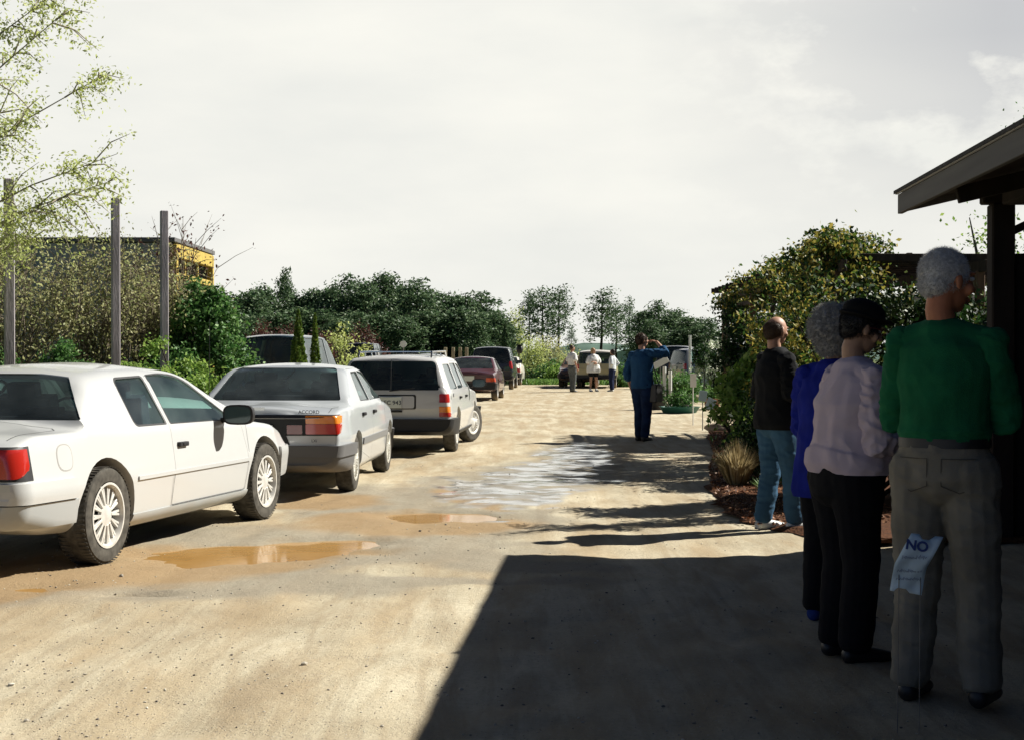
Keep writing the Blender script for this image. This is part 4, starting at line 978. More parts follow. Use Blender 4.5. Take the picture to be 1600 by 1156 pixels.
def bush(name, label, cat, loc, lobes, n, size, lm, seed, group=None, trunk=True, k=60, sig=.10, shell=.6, bark=None, flat=0, stem_r=.03, aspect=.55):
    "lobes: (centre, radii) relative to loc"
    g = np.random.default_rng(seed); root = empty(name, (loc[0], loc[1], loc[2] if len(loc) > 2 else float(gz(*loc[:2]))), label=label, cat=cat, group=group)
    cs = []; w = np.array([r[0] * r[1] * r[2] for _, r in lobes]) ** .66; w = w / w.sum()
    for (c, r), wi in zip(lobes, w): cs.append(crown_centers(g, c, r, max(6, int(k * wi)), shell))
    cs = np.concatenate(cs); cs = cs[cs[:, 2] > .06]
    P = clumps(g, cs, n, sig); P = P[P[:, 2] > .01]
    new_obj("foliage", leaf_mesh(P, size, seed, flat=flat, aspect=aspect), root, lm)
    if trunk:
        mb = MB(); 
        for c in cs[:: max(1, len(cs) // 26)]:
            b = Vector((g.normal() * .07, g.normal() * .07, 0)); tip = Vector(c); mid = b.lerp(tip, .5) + Vector((g.normal() * .05, g.normal() * .05, .12))
            mb.tube([b, mid, tip], [stem_r, stem_r * .6, stem_r * .2], 5, False)
        mb.build("stems", bark or BARKD, root)
    return root
# --- pines
def pine_proto(seed, H, crown_from, wid, n, layers=9, lean=0.0, thick=.16, size=.30):
    g = np.random.default_rng(seed); mb = MB(); pts = [(lean * (i / 6) ** 2 * H + .04 * g.normal(), .04 * g.normal(), H * i / 6) for i in range(7)]
    mb.tube(pts, [thick * (1 - .8 * i / 6) for i in range(7)], 7); cs = []
    for i in range(layers):
        t = i / (layers - 1); z = H * (crown_from + (1 - crown_from) * t * .97); rad = wid * (math.sin(math.pi * (0.18 + .80 * t)) ** .8) * g.uniform(.72, 1.15)
        ang = g.random() * 6.28; x0 = lean * (z / H) ** 2 * H
        for j in range(5 if i < layers - 1 else 2):
            if g.random() < .16: continue
            a = ang + j * 1.26 + g.normal() * .25; rr = rad * g.uniform(.55, 1.1)
            tip = Vector((x0 + rr * math.cos(a), rr * math.sin(a), z + rr * g.uniform(-.05, .55))); mb.tube([(x0, 0, z - .1), tip * .5 + Vector((x0, 0, z)) * .5, tip], [thick * .22, thick * .15, .012], 4, False)
            for q in (.45, .7, .95): cs.append(Vector((x0, 0, z)).lerp(tip, q))
    cs.append(Vector((lean * H, 0, H * .99)))
    c = np.array([tuple(v) for v in cs]); c = c + g.normal(size=c.shape) * np.array([.15, .15, .30]); P = clumps(g, c, n, (.26 * wid / 1.6, .26 * wid / 1.6, .24))
    return mb.me(), leaf_mesh(P, size, seed, aspect=.42, flat=.1)
def pine(proto, loc, s, rz, label, group, name="pine_tree", cat="tree", z=None):
    r = empty(name, (loc[0], loc[1], float(gz(*loc)) if z is None else z), rz, label=label, cat=cat, group=group); r.scale = (s[0], s[0], s[1])
    new_obj("trunk", proto[0], r, BARKD if not proto[0].materials else None); new_obj("crown", proto[1], r, L_PINE if not proto[1].materials else None)
    return r
PT = [pine_proto(100 + i, 8.0, cf, w, n, ly, ln) for i, (cf, w, n, ly, ln) in enumerate([(.10, 2.0, 5200, 11, .0), (.15, 2.3, 5600, 11, .02), (.08, 1.7, 5000, 12, -.02), (.20, 2.2, 5200, 10, .01)])]
PS = [pine_proto(200 + i, 9.0, cf, w, n, ly, ln, .15) for i, (cf, w, n, ly, ln) in enumerate([(.52, 1.9, 1300, 6, .01), (.48, 2.1, 1500, 7, -.02), (.55, 1.3, 900, 6, .02)])]
g = np.random.default_rng(5)
GL = "dark pines of the treeline behind the parked cars"
tops = [(372, 470), (392, 452), (418, 452), (447, 430), (470, 466), (492, 455), (520, 448), (548, 440), (575, 446), (598, 440), (625, 450), (652, 452), (680, 455), (706, 458), (730, 464), (752, 474), (768, 492)]
TL = "dark bushy pine in the unbroken treeline beyond the parked cars, left of the lane"
for i, (x, y) in enumerate(tops):
    d = 112 + 8 * g.random(); p = at(x, y + 9 * g.normal() * .6, d); h = p.z + .62
    pine(PT[i % 4], (p.x, d), ((.95 + .3 * g.random()) * (.6 if x == 447 else 1), h / 8), g.random() * 6, TL, GL)
    if i % 1 == 0:
        d = 104 + 5 * g.random(); p = at(x + 12, 486 + 14 * g.random(), d); pine(PT[(i + 2) % 4], (p.x, d), (.95 + .2 * g.random(), (p.z + .62) / 8), g.random() * 6, TL, GL)
SPN = [(826, 470, 150, 1, .9, "slender pine at the left edge of the gap in the treeline"), (848, 460, 146, 0, 1.15, "tall bare-trunked pine standing left in the pair above the white-shirted man"), (873, 461, 148, 1, 1.05, "tall pine with a leaning open crown, right in the pair above the white-shirted man"),
       (940, 465, 142, 1, 1.25, "broad-crowned pine above the woman in the white top"), (963, 484, 150, 0, .95, "shorter pine tucked right of the broad-crowned pine"), (984, 474, 158, 2, .7, "thin pointed pine between two bushier pines"),
       (893, 520, 172, 2, .6, "small distant pine low in the gap between the tall pines")]
for x, y, d, k, w, lab in SPN:
    p = at(x, y - 5, d); pine(PS[k], (p.x, d), (w, (p.z + .62) / 9), g.random() * 6, lab, None)
for x, y, d in [(1008, 492, 135), (1030, 480, 130), (1052, 486, 128), (1075, 500, 120), (1092, 498, 126), (1112, 506, 118), (1016, 508, 122), (1060, 512, 118)]:
    p = at(x, y, d); pine(PT[int(g.integers(0, 4))], (p.x, d), (.95, (p.z + .62) / 8), g.random() * 6, "dark pine in the clump beyond the pale greenhouse and silver grey vehicle", "dark pines beyond the greenhouse")
for x, y, d in [(745, 505, 98), (772, 512, 104)]:
    p = at(x, y, d); pine(PT[1], (p.x, d), (.7, (p.z + .62) / 8), g.random() * 6, TL, GL)
# conical evergreen at the end of the treeline
def cone_tree(name, label, loc, H, r, n, size, lm, seed, group=None, z0=.0):
    g = np.random.default_rng(seed); root = empty(name, (loc[0], loc[1], float(gz(*loc[:2]))), label=label, cat="tree", group=group)
    t = g.random(n * 2) ** .75; keep = g.random(n * 2) < (1 - t * .82); t = t[keep][:n]; m = len(t)
    a = g.random(m) * 6.283; lob = 1 + .16 * np.sin(a * 5 + t * 30) + .10 * g.normal(size=m)
    rr = r * (1 - t) ** .8 * lob * (0.72 + .28 * g.random(m) ** .5) * np.clip(t * 8 + .55, 0, 1)
    P = np.stack([rr * np.cos(a), rr * np.sin(a), z0 + t * (H - z0)], -1)
    D = np.stack([np.cos(a) * .4, np.sin(a) * .4, np.ones(m)], -1)
    new_obj("foliage", leaf_mesh(P, size, seed, aspect=.45, dirs=D, dirw=1.6), root, lm)
    MB().tube([(0, 0, 0), (0, 0, H * .8)], [r * .10, .01], 6).build("trunk", BARKD, root); return root
p = at(790, 505, 82); cone_tree("conical_evergreen", "dark conical evergreen at the right end of the treeline, beyond the minivan", (p.x, 82), p.z + .2, .55, 5000, .14, L_PINE, 31)
cone_tree("conical_evergreen", "taller of the two narrow yellow-green conical evergreens behind the silver sedan", (-3.08, 21.6), 2.08, .24, 9000, .045, L_THUJA, 32)
cone_tree("conical_evergreen", "shorter of the two narrow yellow-green conical evergreens, beside the white wagon", (-2.80, 21.3), 2.02, .155, 7000, .042, L_THUJA, 33)
# spring brush at the lane end and under the sparse pines
for i, (x, y, d, w, h, lm, lab) in enumerate([(806, 482, 112, .8, 4, L_SPRING, "pale yellow-green sapling in the gap beside the conical evergreen"), (832, 525, 96, 1.5, 2, L_SPRING, "yellow-green spring brush behind the dark pickup truck"), (862, 520, 98, 1.6, 2, L_OLIVE, "olive spring brush between the pickup truck and the bronze car"), (895, 545, 100, 1.4, 1, L_SPRING, "low yellow-green brush behind the bronze car"),
        (857, 570, 84, .9, 1, L_GREEN, "rounded green bush on the verge right of the pickup truck"), (872, 580, 80, .6, 1, L_LIME, "small bright bush on the verge beside the bronze car")]):
    p = at(x, y, d); H = p.z - float(gz(p.x, d))
    bush("shrub", lab, "shrub", (p.x, d), [((0, 0, H * .5), (w, w, H * .5))], 2600, .13, lm, 300 + i, sig=.22, shell=.3, k=50)
for i, (x, y, d, w, h) in enumerate([(430, 512, 70, 1.1, 0), (412, 520, 66, .9, 0), (497, 522, 66, .8, 0), (566, 517, 72, 1.0, 0)]):
    p = at(x, y, d); H = p.z - float(gz(p.x, d))
    bush("plum_shrub", ["reddish purple shrub above the dark minivan, the tallest one", "reddish purple shrub partly behind the round green bush", "reddish purple shrub just right of the conical evergreens", "reddish purple shrub beyond the navy van"][i], "shrub", (p.x, d), [((0, 0, H * .55), (w, w, H * .5))], 2600, .11, L_RED, 340 + i, sig=.16, k=40)
p = at(540, 508, 62); bush("shrub", "airy yellow-green shrub between the purple shrubs", "shrub", (p.x, 62), [((0, 0, p.z * .55), (.8, .8, p.z * .5))], 1500, .12, L_SPRING, 350, sig=.16, k=30)
# --- round bush by the third post, and hedge greenery behind the coupe
bush("round_bush", "big rounded dark green bush right of the tall square posts", "shrub", (-5.55, 27.0), [((0, 0, 1.3), (.72, .7, 1.35)), ((.45, -.2, .9), (.45, .5, .95)), ((-.1, 0, 2.0), (.5, .5, .62)), ((-.55, .2, 1.1), (.45, .5, 1.0))], 26000, .085, L_GREEN, 40, sig=(.10, .10, .09), k=150, shell=.72, flat=.2)
bush("hedge", "bright yellow-green low bush between the coupe roof and the silver sedan", "shrub", (-4.25, 20.3), [((0, 0, .6), (.75, .5, .82)), ((.35, -.1, .5), (.45, .4, .68)), ((-.6, .1, .7), (.5, .4, .85))], 15000, .06, L_LIME, 41, sig=(.07, .07, .06), k=130)
for i, (x, z) in enumerate([(-8.2, 1.35), (-7.2, 1.5), (-6.3, 1.35), (-5.5, 1.35)]):
    bush("low_shrub", ["low green shrub at the left edge below the brush", "low green shrub between the first and second tall posts", "low green shrub behind the second tall post", "low green shrub left of the big rounded bush"][i], "shrub", (x, 23.5 + .3 * i), [((0, 0, z * .5), (.62, .5, z * .52))], 9000, .06, [L_GREEN, L_GREEN, L_LIME, L_GREEN][i], 420 + i, sig=.08, k=70)
# --- twiggy brush in front of the grey shed: bare branches with buds
def brush_shrub(label, loc, H, spread, n, lm, seed, leaf=.05, lean=(0, 0), twigs=70, tipz=.0, sig=.13, dens=1.0, name="brush"):
    g = np.random.default_rng(seed); root = empty(name, (loc[0], loc[1], 0), label=label, cat="shrub"); mb = MB(); cs = []
    for i in range(twigs):
        a = g.random() * 6.283; r = spread * g.random() ** .6; h = H * g.uniform(.55, 1.0) * (1 - .25 * (r / spread) ** 2)
        b = Vector((g.normal() * .12, g.normal() * .12, 0)); tip = Vector((r * math.cos(a) + lean[0], r * math.sin(a) * .7 + lean[1], h))
        mid = b.lerp(tip, .45) + Vector((g.normal() * .08, g.normal() * .08, .1 * H)); pts = [b, b.lerp(mid, .5), mid, mid.lerp(tip, .5) + Vector((g.normal() * .05, g.normal() * .05, .03)), tip]
        mb.tube(pts, [.026, .02, .014, .009, .004], 5, False); 
        for q in range(7):
            t = g.uniform(.35, 1.0); s = mid.lerp(tip, t) if t > .5 else b.lerp(mid, t * 2)
            e = s + Vector((g.normal() * .28, g.normal() * .22, abs(g.normal()) * .30)); mb.tube([s, s.lerp(e, .5) + Vector((0, 0, .03)), e], [.007, .005, .002], 4, False); cs += [e, s.lerp(e, .6)]
    c = np.array([tuple(v) for v in cs]); P = clumps(g, c, n, sig)
    new_obj("foliage", leaf_mesh(P[P[:, 2] > .03], leaf, seed, aspect=.5), root, lm); mb.build("branches", BARK, root); return root
brush_shrub("olive budding brush at the left edge in front of the grey shed", (-8.6, 25.5), 3.9, 1.5, 7500, L_OLIVE, 50, .062)
brush_shrub("tangle of budding brush between the first two tall posts", (-7.35, 26.5), 3.6, 1.25, 6500, L_OLIVE, 51, .06)
brush_shrub("budding brush between the second and third tall posts", (-6.55, 27.5), 3.5, 1.0, 5200, L_OLIVE, 52, .06)
brush_shrub("tall twiggy shrub with dark purple buds rising above the third post", (-6.6, 29.0), 4.3, 1.05, 1100, L_RED, 53, .07, twigs=30, lean=(0, 0), sig=.06, name="budding_shrub")
# --- sparse spring tree whose boughs hang in from the left
def spring_tree():
    g = np.random.default_rng(61); root = empty("spring_tree", (-7.6, 16.6, 0), label="sparse tree in pale yellow-green spring leaf reaching in from the upper left", cat="tree")
    mb = MB(); T = [(0, 0, 0), (.05, .0, 1.2), (-.05, .05, 2.4), (.1, 0, 3.6), (.0, .1, 5.0), (.1, .1, 6.8)]; mb.tube(T, [.17, .15, .13, .10, .07, .03], 9)
    cs = []
    ends = [(2.9, -.8, 5.05, 2.4), (3.0, .2, 4.55, 2.2), (3.15, .3, 3.7, 1.9), (3.25, -.2, 3.35, 1.7), (2.9, -.6, 3.15, 1.4), (2.4, .6, 5.6, 3.0), (2.6, -.4, 6.0, 3.2), (1.6, .3, 6.2, 3.6), (2.3, .2, 2.75, 1.3), (1.6, -.5, 3.4, 1.6), (1.9, .3, 4.2, 2.2), (1.8, -.3, 5.2, 2.8), (1.2, .1, 2.9, 1.3), (2.1, .0, 3.9, 2.1)]
    for ex, ey, ez, z0 in ends:
        s = Vector((.03, .03, z0)); e = Vector((ex, ey, ez)); m1 = s.lerp(e, .35) + Vector((0, 0, .22)); m2 = s.lerp(e, .7) + Vector((0, 0, .18)); pts = [s, m1, m2, e]
        mb.tube(pts, [.034, .018, .009, .003], 6, False)
        for k in range(27):
            t = g.uniform(.15, 1.0); 
            p = (s.lerp(m1, t / .35) if t < .35 else m1.lerp(m2, (t - .35) / .35) if t < .7 else m2.lerp(e, (t - .7) / .3))
            q = p + Vector((g.uniform(-.1, .65), g.normal() * .35, g.normal() * .28 - .02)) * (1.25 - t * .55); mid = p.lerp(q, .5) + Vector((0, 0, .07))
            mb.tube([p, mid, q], [.010, .007, .002], 4, False)
            for w in np.linspace(.15, 1, 7): cs.append(p.lerp(q, w) if w > .5 else p.lerp(mid, w * 2))
    c = np.array([tuple(v) for v in cs]); P = clumps(g, c, 27000, .07)
    new_obj("foliage", leaf_mesh(P, .046, 61, aspect=.45), root, L_SPRING); mb.build("trunk", mat('pale_bark', (.27, .24, .18), .9, .2, var=.3, scale=14), root)
spring_tree()
# --- far wooded ridge
def ridge(d, h, amp, col, nm, seed):
    xs = np.linspace(-900, 900, 240); g = np.random.default_rng(seed); z = h + amp * fbm(xs, xs * 0, seed, 5, .03); v = []; f = []
    for i, (x, zz) in enumerate(zip(xs, z)):
        v += [(x, d, -2), (x, d + 8, zz * .8), (x, d + 30, zz), (x, d + 120, zz * .9)]
    for i in range(len(xs) - 1):
        for j in range(3): a = i * 4 + j; f.append((a, a + 4, a + 5, a + 1))
    MB().add(v, f).build(nm, mat(nm, col, .95, .1, var=.28, scale=.12), smooth=True, kind='structure')
ridge(520, 4.2, 1.6, (.10, .155, .125), "hills", 3)  # muted bluish green puts the distance haze into the ridge colour
# --- grass and ground cover on the verges
def scatter_grass(n, fn, size, lm, seed, label_kind="grass", zoff=.0, h=1.0):
    g = np.random.default_rng(seed); P = fn(g, n); P[:, 2] = gz(P[:, 0], P[:, 1]) + size * .4
    D = np.tile([0, 0, 1.0], (len(P), 1)); new_obj(label_kind, leaf_mesh(P, size, seed, aspect=.16, dirs=D, dirw=2.2), None, lm, kind='stuff')
scatter_grass(26000, lambda g, n: np.stack([g.uniform(-12, -4.9, n) - .02 * 20, 13 + 14 * g.random(n) ** .8, np.zeros(n)], -1), .16, L_GRASS, 71)
scatter_grass(9000, lambda g, n: np.stack([g.uniform(0.5, 6.0, n), g.uniform(72, 92, n), np.zeros(n)], -1), .34, L_GRASS, 72)
scatter_grass(7000, lambda g, n: np.stack([g.uniform(5.4, 12, n), g.uniform(42, 76, n), np.zeros(n)], -1), .28, L_GRASS, 73)
scatter_grass(8000, lambda g, n: np.stack([g.uniform(-20, -6.0, n), g.uniform(26, 75, n), np.zeros(n)], -1), .35, L_GRASS, 74)
# --- vine pergola on the right
WOODD = mat("dark_wood", (.05, .038, .028), .85, .2, var=.35, scale=9, bump=.3, stretch=(1, 1, .2))
WOODB = mat("brown_wood", (.14, .085, .05), .8, .2, var=.3, scale=9, bump=.3, stretch=(1, 1, .2))
pg = empty("pergola", (3.95, 18.0, 0), label="dark timber pergola overgrown with a yellow-green vine right of the lane", cat="pergola")
for x in (0, 1.7):
    for y in (0.1, 3.3, 6.6, 9.8): MB().box((x, y, 1.225), (.10, .10, 2.45)).build("post", WOODB, pg)
for x in (0, 1.7): MB().box((x, 4.95, 2.50), (.06, 10.3, .14)).build("beam", WOODD, pg)
for i in range(22): MB().box((.85, .15 + i * .46, 2.615), (2.2, .045, .09)).build("slat", WOODD, pg)
for z in (.7, 1.25, 1.8, 2.3): MB().box((-.02, 8.2, z), (.025, 3.1, .07)).build("side_rail", WOODD, pg)
MB().bar((0, 3.4, 1.75), (0, 4.1, 2.43), .05, .05).build("brace", WOODD, pg)
def spray(cs, g, p, d, L, droop=.3):
    for t in np.linspace(.05, 1, 12): q = p + d * (L * t) + Vector((0, 0, -droop * t * t * L)); cs.append(tuple(q))
def vine():
    g = np.random.default_rng(80); root = empty("vine", (3.95, 18.0, 0), label="yellow-green climbing vine heaped over the pergola with orange new growth", cat="climbing plant")
    lob = [((.12, .8, 2.5), (.62, 1.1, .40)), ((.2, 4.6, 2.5), (.42, 4.2, .26)), ((.6, -.25, 1.7), (1.1, .35, .65)), ((1.2, .2, 1.8), (.8, .6, .40)), ((.0, 1.6, 2.3), (.42, 1.7, .6)), ((.35, 3.0, 2.5), (.5, 1.3, .2)), ((1.9, .6, 1.75), (.9, .8, .30)), ((.25, 8.7, 2.3), (.5, 1.0, .40)), ((.3, 6.0, 2.62), (.5, 1.6, .16)), ((.0, .4, 2.72), (.26, .4, .22)), ((2.7, .3, 1.6), (.7, .5, .3))]
    cs = []
    for c, r in lob: cs.append(crown_centers(g, c, r, int(34 + 40 * r[0] * r[1]), .45))
    sp = []; tw = MB()
    for i in range(46):
        c, r = lob[g.integers(0, len(lob))]; u = Vector((g.normal(), g.normal(), abs(g.normal()) * .8 + .1)).normalized(); p = Vector(c) + Vector((u.x * r[0], u.y * r[1], u.z * r[2])) * .8
        L = g.uniform(.25, .6); spray(sp, g, p, u, L, .45); tw.tube([Vector(c) * .5 + Vector((.2, 2.0, 1.0)), Vector(c), p, p + u * L * .5, p + u * L + Vector((0, 0, -.45 * L))], [.012, .010, .008, .006, .003], 4, False)
    P = clumps(g, np.concatenate(cs), 46000, (.11, .11, .08)); P2 = clumps(g, np.array(sp), 2600, .035)
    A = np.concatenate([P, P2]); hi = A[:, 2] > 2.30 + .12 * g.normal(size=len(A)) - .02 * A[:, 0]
    new_obj("foliage", leaf_mesh(A[hi], .062, 80, aspect=.6), root, L_VINE); new_obj("foliage", leaf_mesh(A[~hi], .062, 81, aspect=.6), root, L_VINE_SHADED, label="green lower leaves of the vine with shade darkened into their colour")
    for i in range(7):
        b = Vector((g.uniform(-.2, .3), g.uniform(0, 5), 0)); tw.tube([b, b + Vector((.05, .05, .8)), b + Vector((-.05, .1, 1.7)), b + Vector((.2, .0, 2.6))], [.03, .026, .022, .015], 6, False)
    tw.build("stems", BARKD, root)
vine()
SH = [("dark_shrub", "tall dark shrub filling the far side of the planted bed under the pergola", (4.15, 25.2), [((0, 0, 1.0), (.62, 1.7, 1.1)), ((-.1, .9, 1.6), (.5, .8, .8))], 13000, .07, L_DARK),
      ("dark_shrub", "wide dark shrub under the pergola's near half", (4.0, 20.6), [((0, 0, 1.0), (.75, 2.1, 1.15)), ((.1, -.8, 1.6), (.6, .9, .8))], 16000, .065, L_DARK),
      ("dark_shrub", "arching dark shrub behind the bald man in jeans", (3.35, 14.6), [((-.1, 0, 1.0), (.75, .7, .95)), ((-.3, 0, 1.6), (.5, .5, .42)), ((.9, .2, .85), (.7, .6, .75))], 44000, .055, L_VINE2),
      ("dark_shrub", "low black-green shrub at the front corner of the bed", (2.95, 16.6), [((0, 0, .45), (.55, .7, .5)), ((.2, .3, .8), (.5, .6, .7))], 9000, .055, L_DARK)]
SH += [("dark_shrub", "dense dark shrub added to darken the corner behind the woman in the pink blouse", (4.6, 14.2), [((0, 0, 1.0), (.9, .8, 1.15)), ((.9, .3, .8), (.8, .7, .9))], 30000, .06, L_DARK), ("dark_shrub", "dark shrub added to darken the gap beside the shed post", (6.2, 15.6), [((0, 0, 1.0), (1.1, .8, 1.1))], 16000, .07, L_DARK)]  # two shrubs added to keep this corner of the bed dark
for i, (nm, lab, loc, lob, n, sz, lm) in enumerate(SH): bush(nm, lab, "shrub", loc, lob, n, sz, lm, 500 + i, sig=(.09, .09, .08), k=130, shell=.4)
bush("leafy_shrub", "sunlit fresh green shrub with broad leaves beside the bald man", "shrub", (3.05, 18.4), [((-.1, -.2, .85), (.42, .4, .55)), ((.1, 0, 1.2), (.35, .35, .35))], 3400, .085, L_LIME, 510, sig=.07, k=50)
bush("leafy_shrub", "fresh green leaves showing between the bald man and the blue-coated woman", "shrub", (2.85, 13.6), [((0, 0, .9), (.28, .3, .55))], 1500, .06, L_LIME, 511, sig=.06, k=30)
# a few long shoots that throw the spiky shade across the lane
g = np.random.default_rng(90); root = empty("arching_shrub", (2.85, 13.3, 0), label="thin arching shrub with long bare shoots at the near end of the bed", cat="shrub"); tw = MB(); cs = []
for i in range(16):
    a = g.uniform(1.6, 4.4); L = g.uniform(.5, 1.15); tip = Vector((math.cos(a) * L * .9, math.sin(a) * L * .35, g.uniform(1.1, 2.25))); m = tip * .5 + Vector((.1, 0, .35)); tw.tube([(0, 0, 0), m, tip], [.008, .006, .002], 5, False)
    for t in np.linspace(.2, 1, 9): q = m.lerp(tip, t); cs.append(tuple(q + Vector((g.normal() * .05, g.normal() * .05, g.normal() * .05))))
P = clumps(g, np.array(cs), 4200, .05); new_obj("foliage", leaf_mesh(P, .05, 90, aspect=.4), root, L_VINE); tw.build("stems", BARKD, root)
# dry grass tuft
def tuft(label, loc, H, r, n, lm, seed):
    g = np.random.default_rng(seed); v = []; f = []
    for i in range(n):
        a = g.random() * 6.283; q = g.random() ** .6; b = np.array([math.cos(a) * r * .25 * q, math.sin(a) * r * .25 * q, 0]); tip = np.array([math.cos(a) * r * q * 1.1, math.sin(a) * r * q * 1.1, H * g.uniform(.6, 1) * (1.05 - .35 * q)])
        m = (b + tip) / 2 + np.array([0, 0, H * .15]); s = np.array([-math.sin(a), math.cos(a), 0]) * .004; k = len(v); v += [b - s, b + s, m + s, m - s, tip]; f += [(k, k + 1, k + 2, k + 3), (k + 3, k + 2, k + 4)]
    MB().add(v, f).build("grass_tuft", lm, loc=loc, label=label, cat="plant")
tuft("straw-coloured dry ornamental grass tuft on the mulch bed", (2.42, 16.1, 0), .58, .30, 900, L_STRAW, 95)
tuft("small green grass tuft at the foot of the dry ornamental grass", (2.62, 15.5, 0), .22, .16, 160, L_GRASS, 96)
# mulch bed
bx = [(2.4, 11.45), (2.08, 12.4), (1.96, 13.6), (2.02, 14.6), (2.15, 16.5), (2.45, 18.5), (2.85, 21), (3.3, 25), (3.75, 28.6), (7.5, 28.6), (7.5, 11.45)]
m = MB(); bxr = poly_round(bx, .5); g = np.random.default_rng(8)
v = [(x + .05 * g.normal() * (x < 5), y + .04 * g.normal(), .014) for x, y in bxr]; m.add(v + [(x + .12 * (-1 if x > 5 else 1), y, .05) for x, y, z in v], [(i, (i + 1) % len(v), len(v) + (i + 1) % len(v), len(v) + i) for i in range(len(v))] + [tuple(range(len(v), 2 * len(v)))])
m.build("mulch_bed", mat("mulch", (.11, .045, .02), .95, .1, col2=(.06, .03, .018), scale=26, bump=1.0, bscale=40), kind='structure')
P = np.stack([1.98 + 1.5 * g.random(6500) ** 1.4, g.uniform(12.3, 27, 6500), np.zeros(6500)], -1); P[:, 0] += np.interp(P[:, 1], [12, 14.6, 18.5, 21, 25, 28.6], [0, 0, .45, .85, 1.3, 1.8]); P[:, 2] = .055
new_obj("wood_chips", leaf_mesh(P, .05, 8, aspect=.4, flat=.7), None, leafmat("chips", [(.10, .035, .015), (.22, .09, .04), (.34, .17, .08), (.08, .05, .03)], .0), kind='stuff')
# trees seen past the building
def side_tree(label, loc, lobes, n, lm, seed, H, size=.09):
    r = bush("leafy_tree", label, "tree", loc, lobes, n, size, lm, seed, sig=.16, k=90, trunk=False); mb = MB(); mb.tube([(0, 0, 0), (.05, 0, H * .5), (0, .05, H * .9)], [.14, .10, .03], 8)
    g = np.random.default_rng(seed)
    for c, rr in lobes:
        for k in range(5): e = Vector(c) + Vector((g.normal() * rr[0] * .5, g.normal() * rr[1] * .5, g.normal() * rr[2] * .5)); mb.tube([(0, 0, H * .45), e * .5 + Vector((0, 0, H * .3)), e], [.05, .035, .01], 5, False)
    mb.build("trunk", BARK, r)
side_tree("leafy tree whose crown edges in at the right above the shed roof", (10.9, 28.5), [((0, 0, 5.2), (1.55, 1.3, 1.6)), ((.1, 0, 3.6), (1.3, 1.1, 1.0))], 11000, L_GREEN, 601, 6.5)
side_tree("pale budding sapling just left of the dark shed post", (8.15, 25.5), [((0, 0, 2.9), (.55, .5, .95))], 900, L_LIME, 602, 3.4, .075)
# ---------------------------------------------------------------- structures
# tall square posts on the left
PM = mat("weathered_post", (.30, .275, .285), .85, .2, var=.3, scale=7, stretch=(1, 1, .15), bump=.4)
for (x, y0, w), lab in zip(((15, 280, .115), (181, 310, .105), (257, 330, .105)), ("tall square weathered post at the left edge, nearest of the three", "middle one of the three tall square weathered posts", "tall square weathered post against the round green bush, farthest of the three")):
    d = (3.5 - CH) * F / (HY - y0); X = (x - 800) * d / F
    m = MB().box((0, 0, 1.75), (w, w, 3.5)); m.build("square_post", PM, loc=(X, d, 0), rotz=R(24), label=lab, cat="post", group="tall square posts")
# grey corrugated shed with yellow end
GREYW = mat("corrugated_sheet", (.30, .31, .31), .6, .4, var=.18, scale=3, stretch=(1, 1, .3))
YEL = mat("yellow_paint", (.42, .31, .06), .55, .4, var=.15, scale=6)
sh = empty("storage_shed", (-7.6, 33.5, 0), label="grey corrugated storage shed with a bright yellow framed end behind the brush", cat="shed")
v = []; f = []; n = 150
for i in range(n): x = -9.5 * i / (n - 1); o = .035 * math.cos(i * math.pi * .5); v += [(x, o, 0), (x, o, 3.92)]
for i in range(n - 1): f.append((2 * i, 2 * i + 1, 2 * i + 3, 2 * i + 2))
MB().add(v, f).build("wall", GREYW, sh)
MB().box((-4.8, 2.1, 3.99), (9.8, 4.5, .10)).build("roof", mat("roof_sheet", (.10, .10, .10), .7), sh)
MB().box((-4.8, 4.2, 1.96), (9.5, .08, 3.9)).build("rear_wall", GREYW, sh)
fr = MB(); fr.box((.03, .08, 1.95), (.16, .16, 3.9)).box((.03, 4.1, 1.95), (.16, .16, 3.9)).box((.03, 2.1, 3.76), (.16, 3.9, .30)).box((.03, 2.1, 3.2), (.12, 3.9, .14))
fr.build("end_frame", YEL, sh)
MB().box((-.06, 2.1, 1.6), (.06, 3.8, 3.1)).build("opening_shade_sheet", mat("dark_opening", (.05, .045, .03), .8), sh)  # dark sheet standing for the shade inside the open end
for y in (1.3, 2.7): MB().box((.0, y, 3.48), (.05, .08, .40)).build("mullion", YEL, sh)
# pale hoop greenhouse
gh = empty("greenhouse", (15.2, 150, -.62), label="pale mint hoop greenhouse beyond the people at the end of the lane", cat="greenhouse"); gm_ = mat("greenhouse_film", (.42, .56, .50), .5, .4, var=.1, scale=.8)
v = []; f = []; n = 18
for k, y in enumerate((0, 4, 8, 14, 20)):
    for i in range(n + 1): a = math.pi * i / n; v.append((-6.4 * math.cos(a) * 1.0, y, .8 + 2.0 * math.sin(a) ** .9 if 0 < i < n else 0))
for k in range(4):
    for i in range(n): a = k * (n + 1) + i; f.append((a, a + 1, a + n + 2, a + n + 1))
MB().add(v, f).build("cover", gm_, gh, smooth=True)
v2 = v[:n + 1]; MB().add(v2, [tuple(range(n + 1))]).build("end_wall", gm_, gh)
dd = MB().box((0, -.05, 1.1), (1.6, .06, 2.1)).build("door", mat("greenhouse_door", (.30, .42, .38), .5), gh)
MB().tube([(-6.4 * math.cos(math.pi * i / n) * 1.003, -.03, (.8 + 2.0 * math.sin(math.pi * i / n) ** .9 if 0 < i < n else 0) + .02) for i in range(n + 1)], .05, 6).build("hoop", mat("pipe_white", (.6, .65, .62), .5), gh)
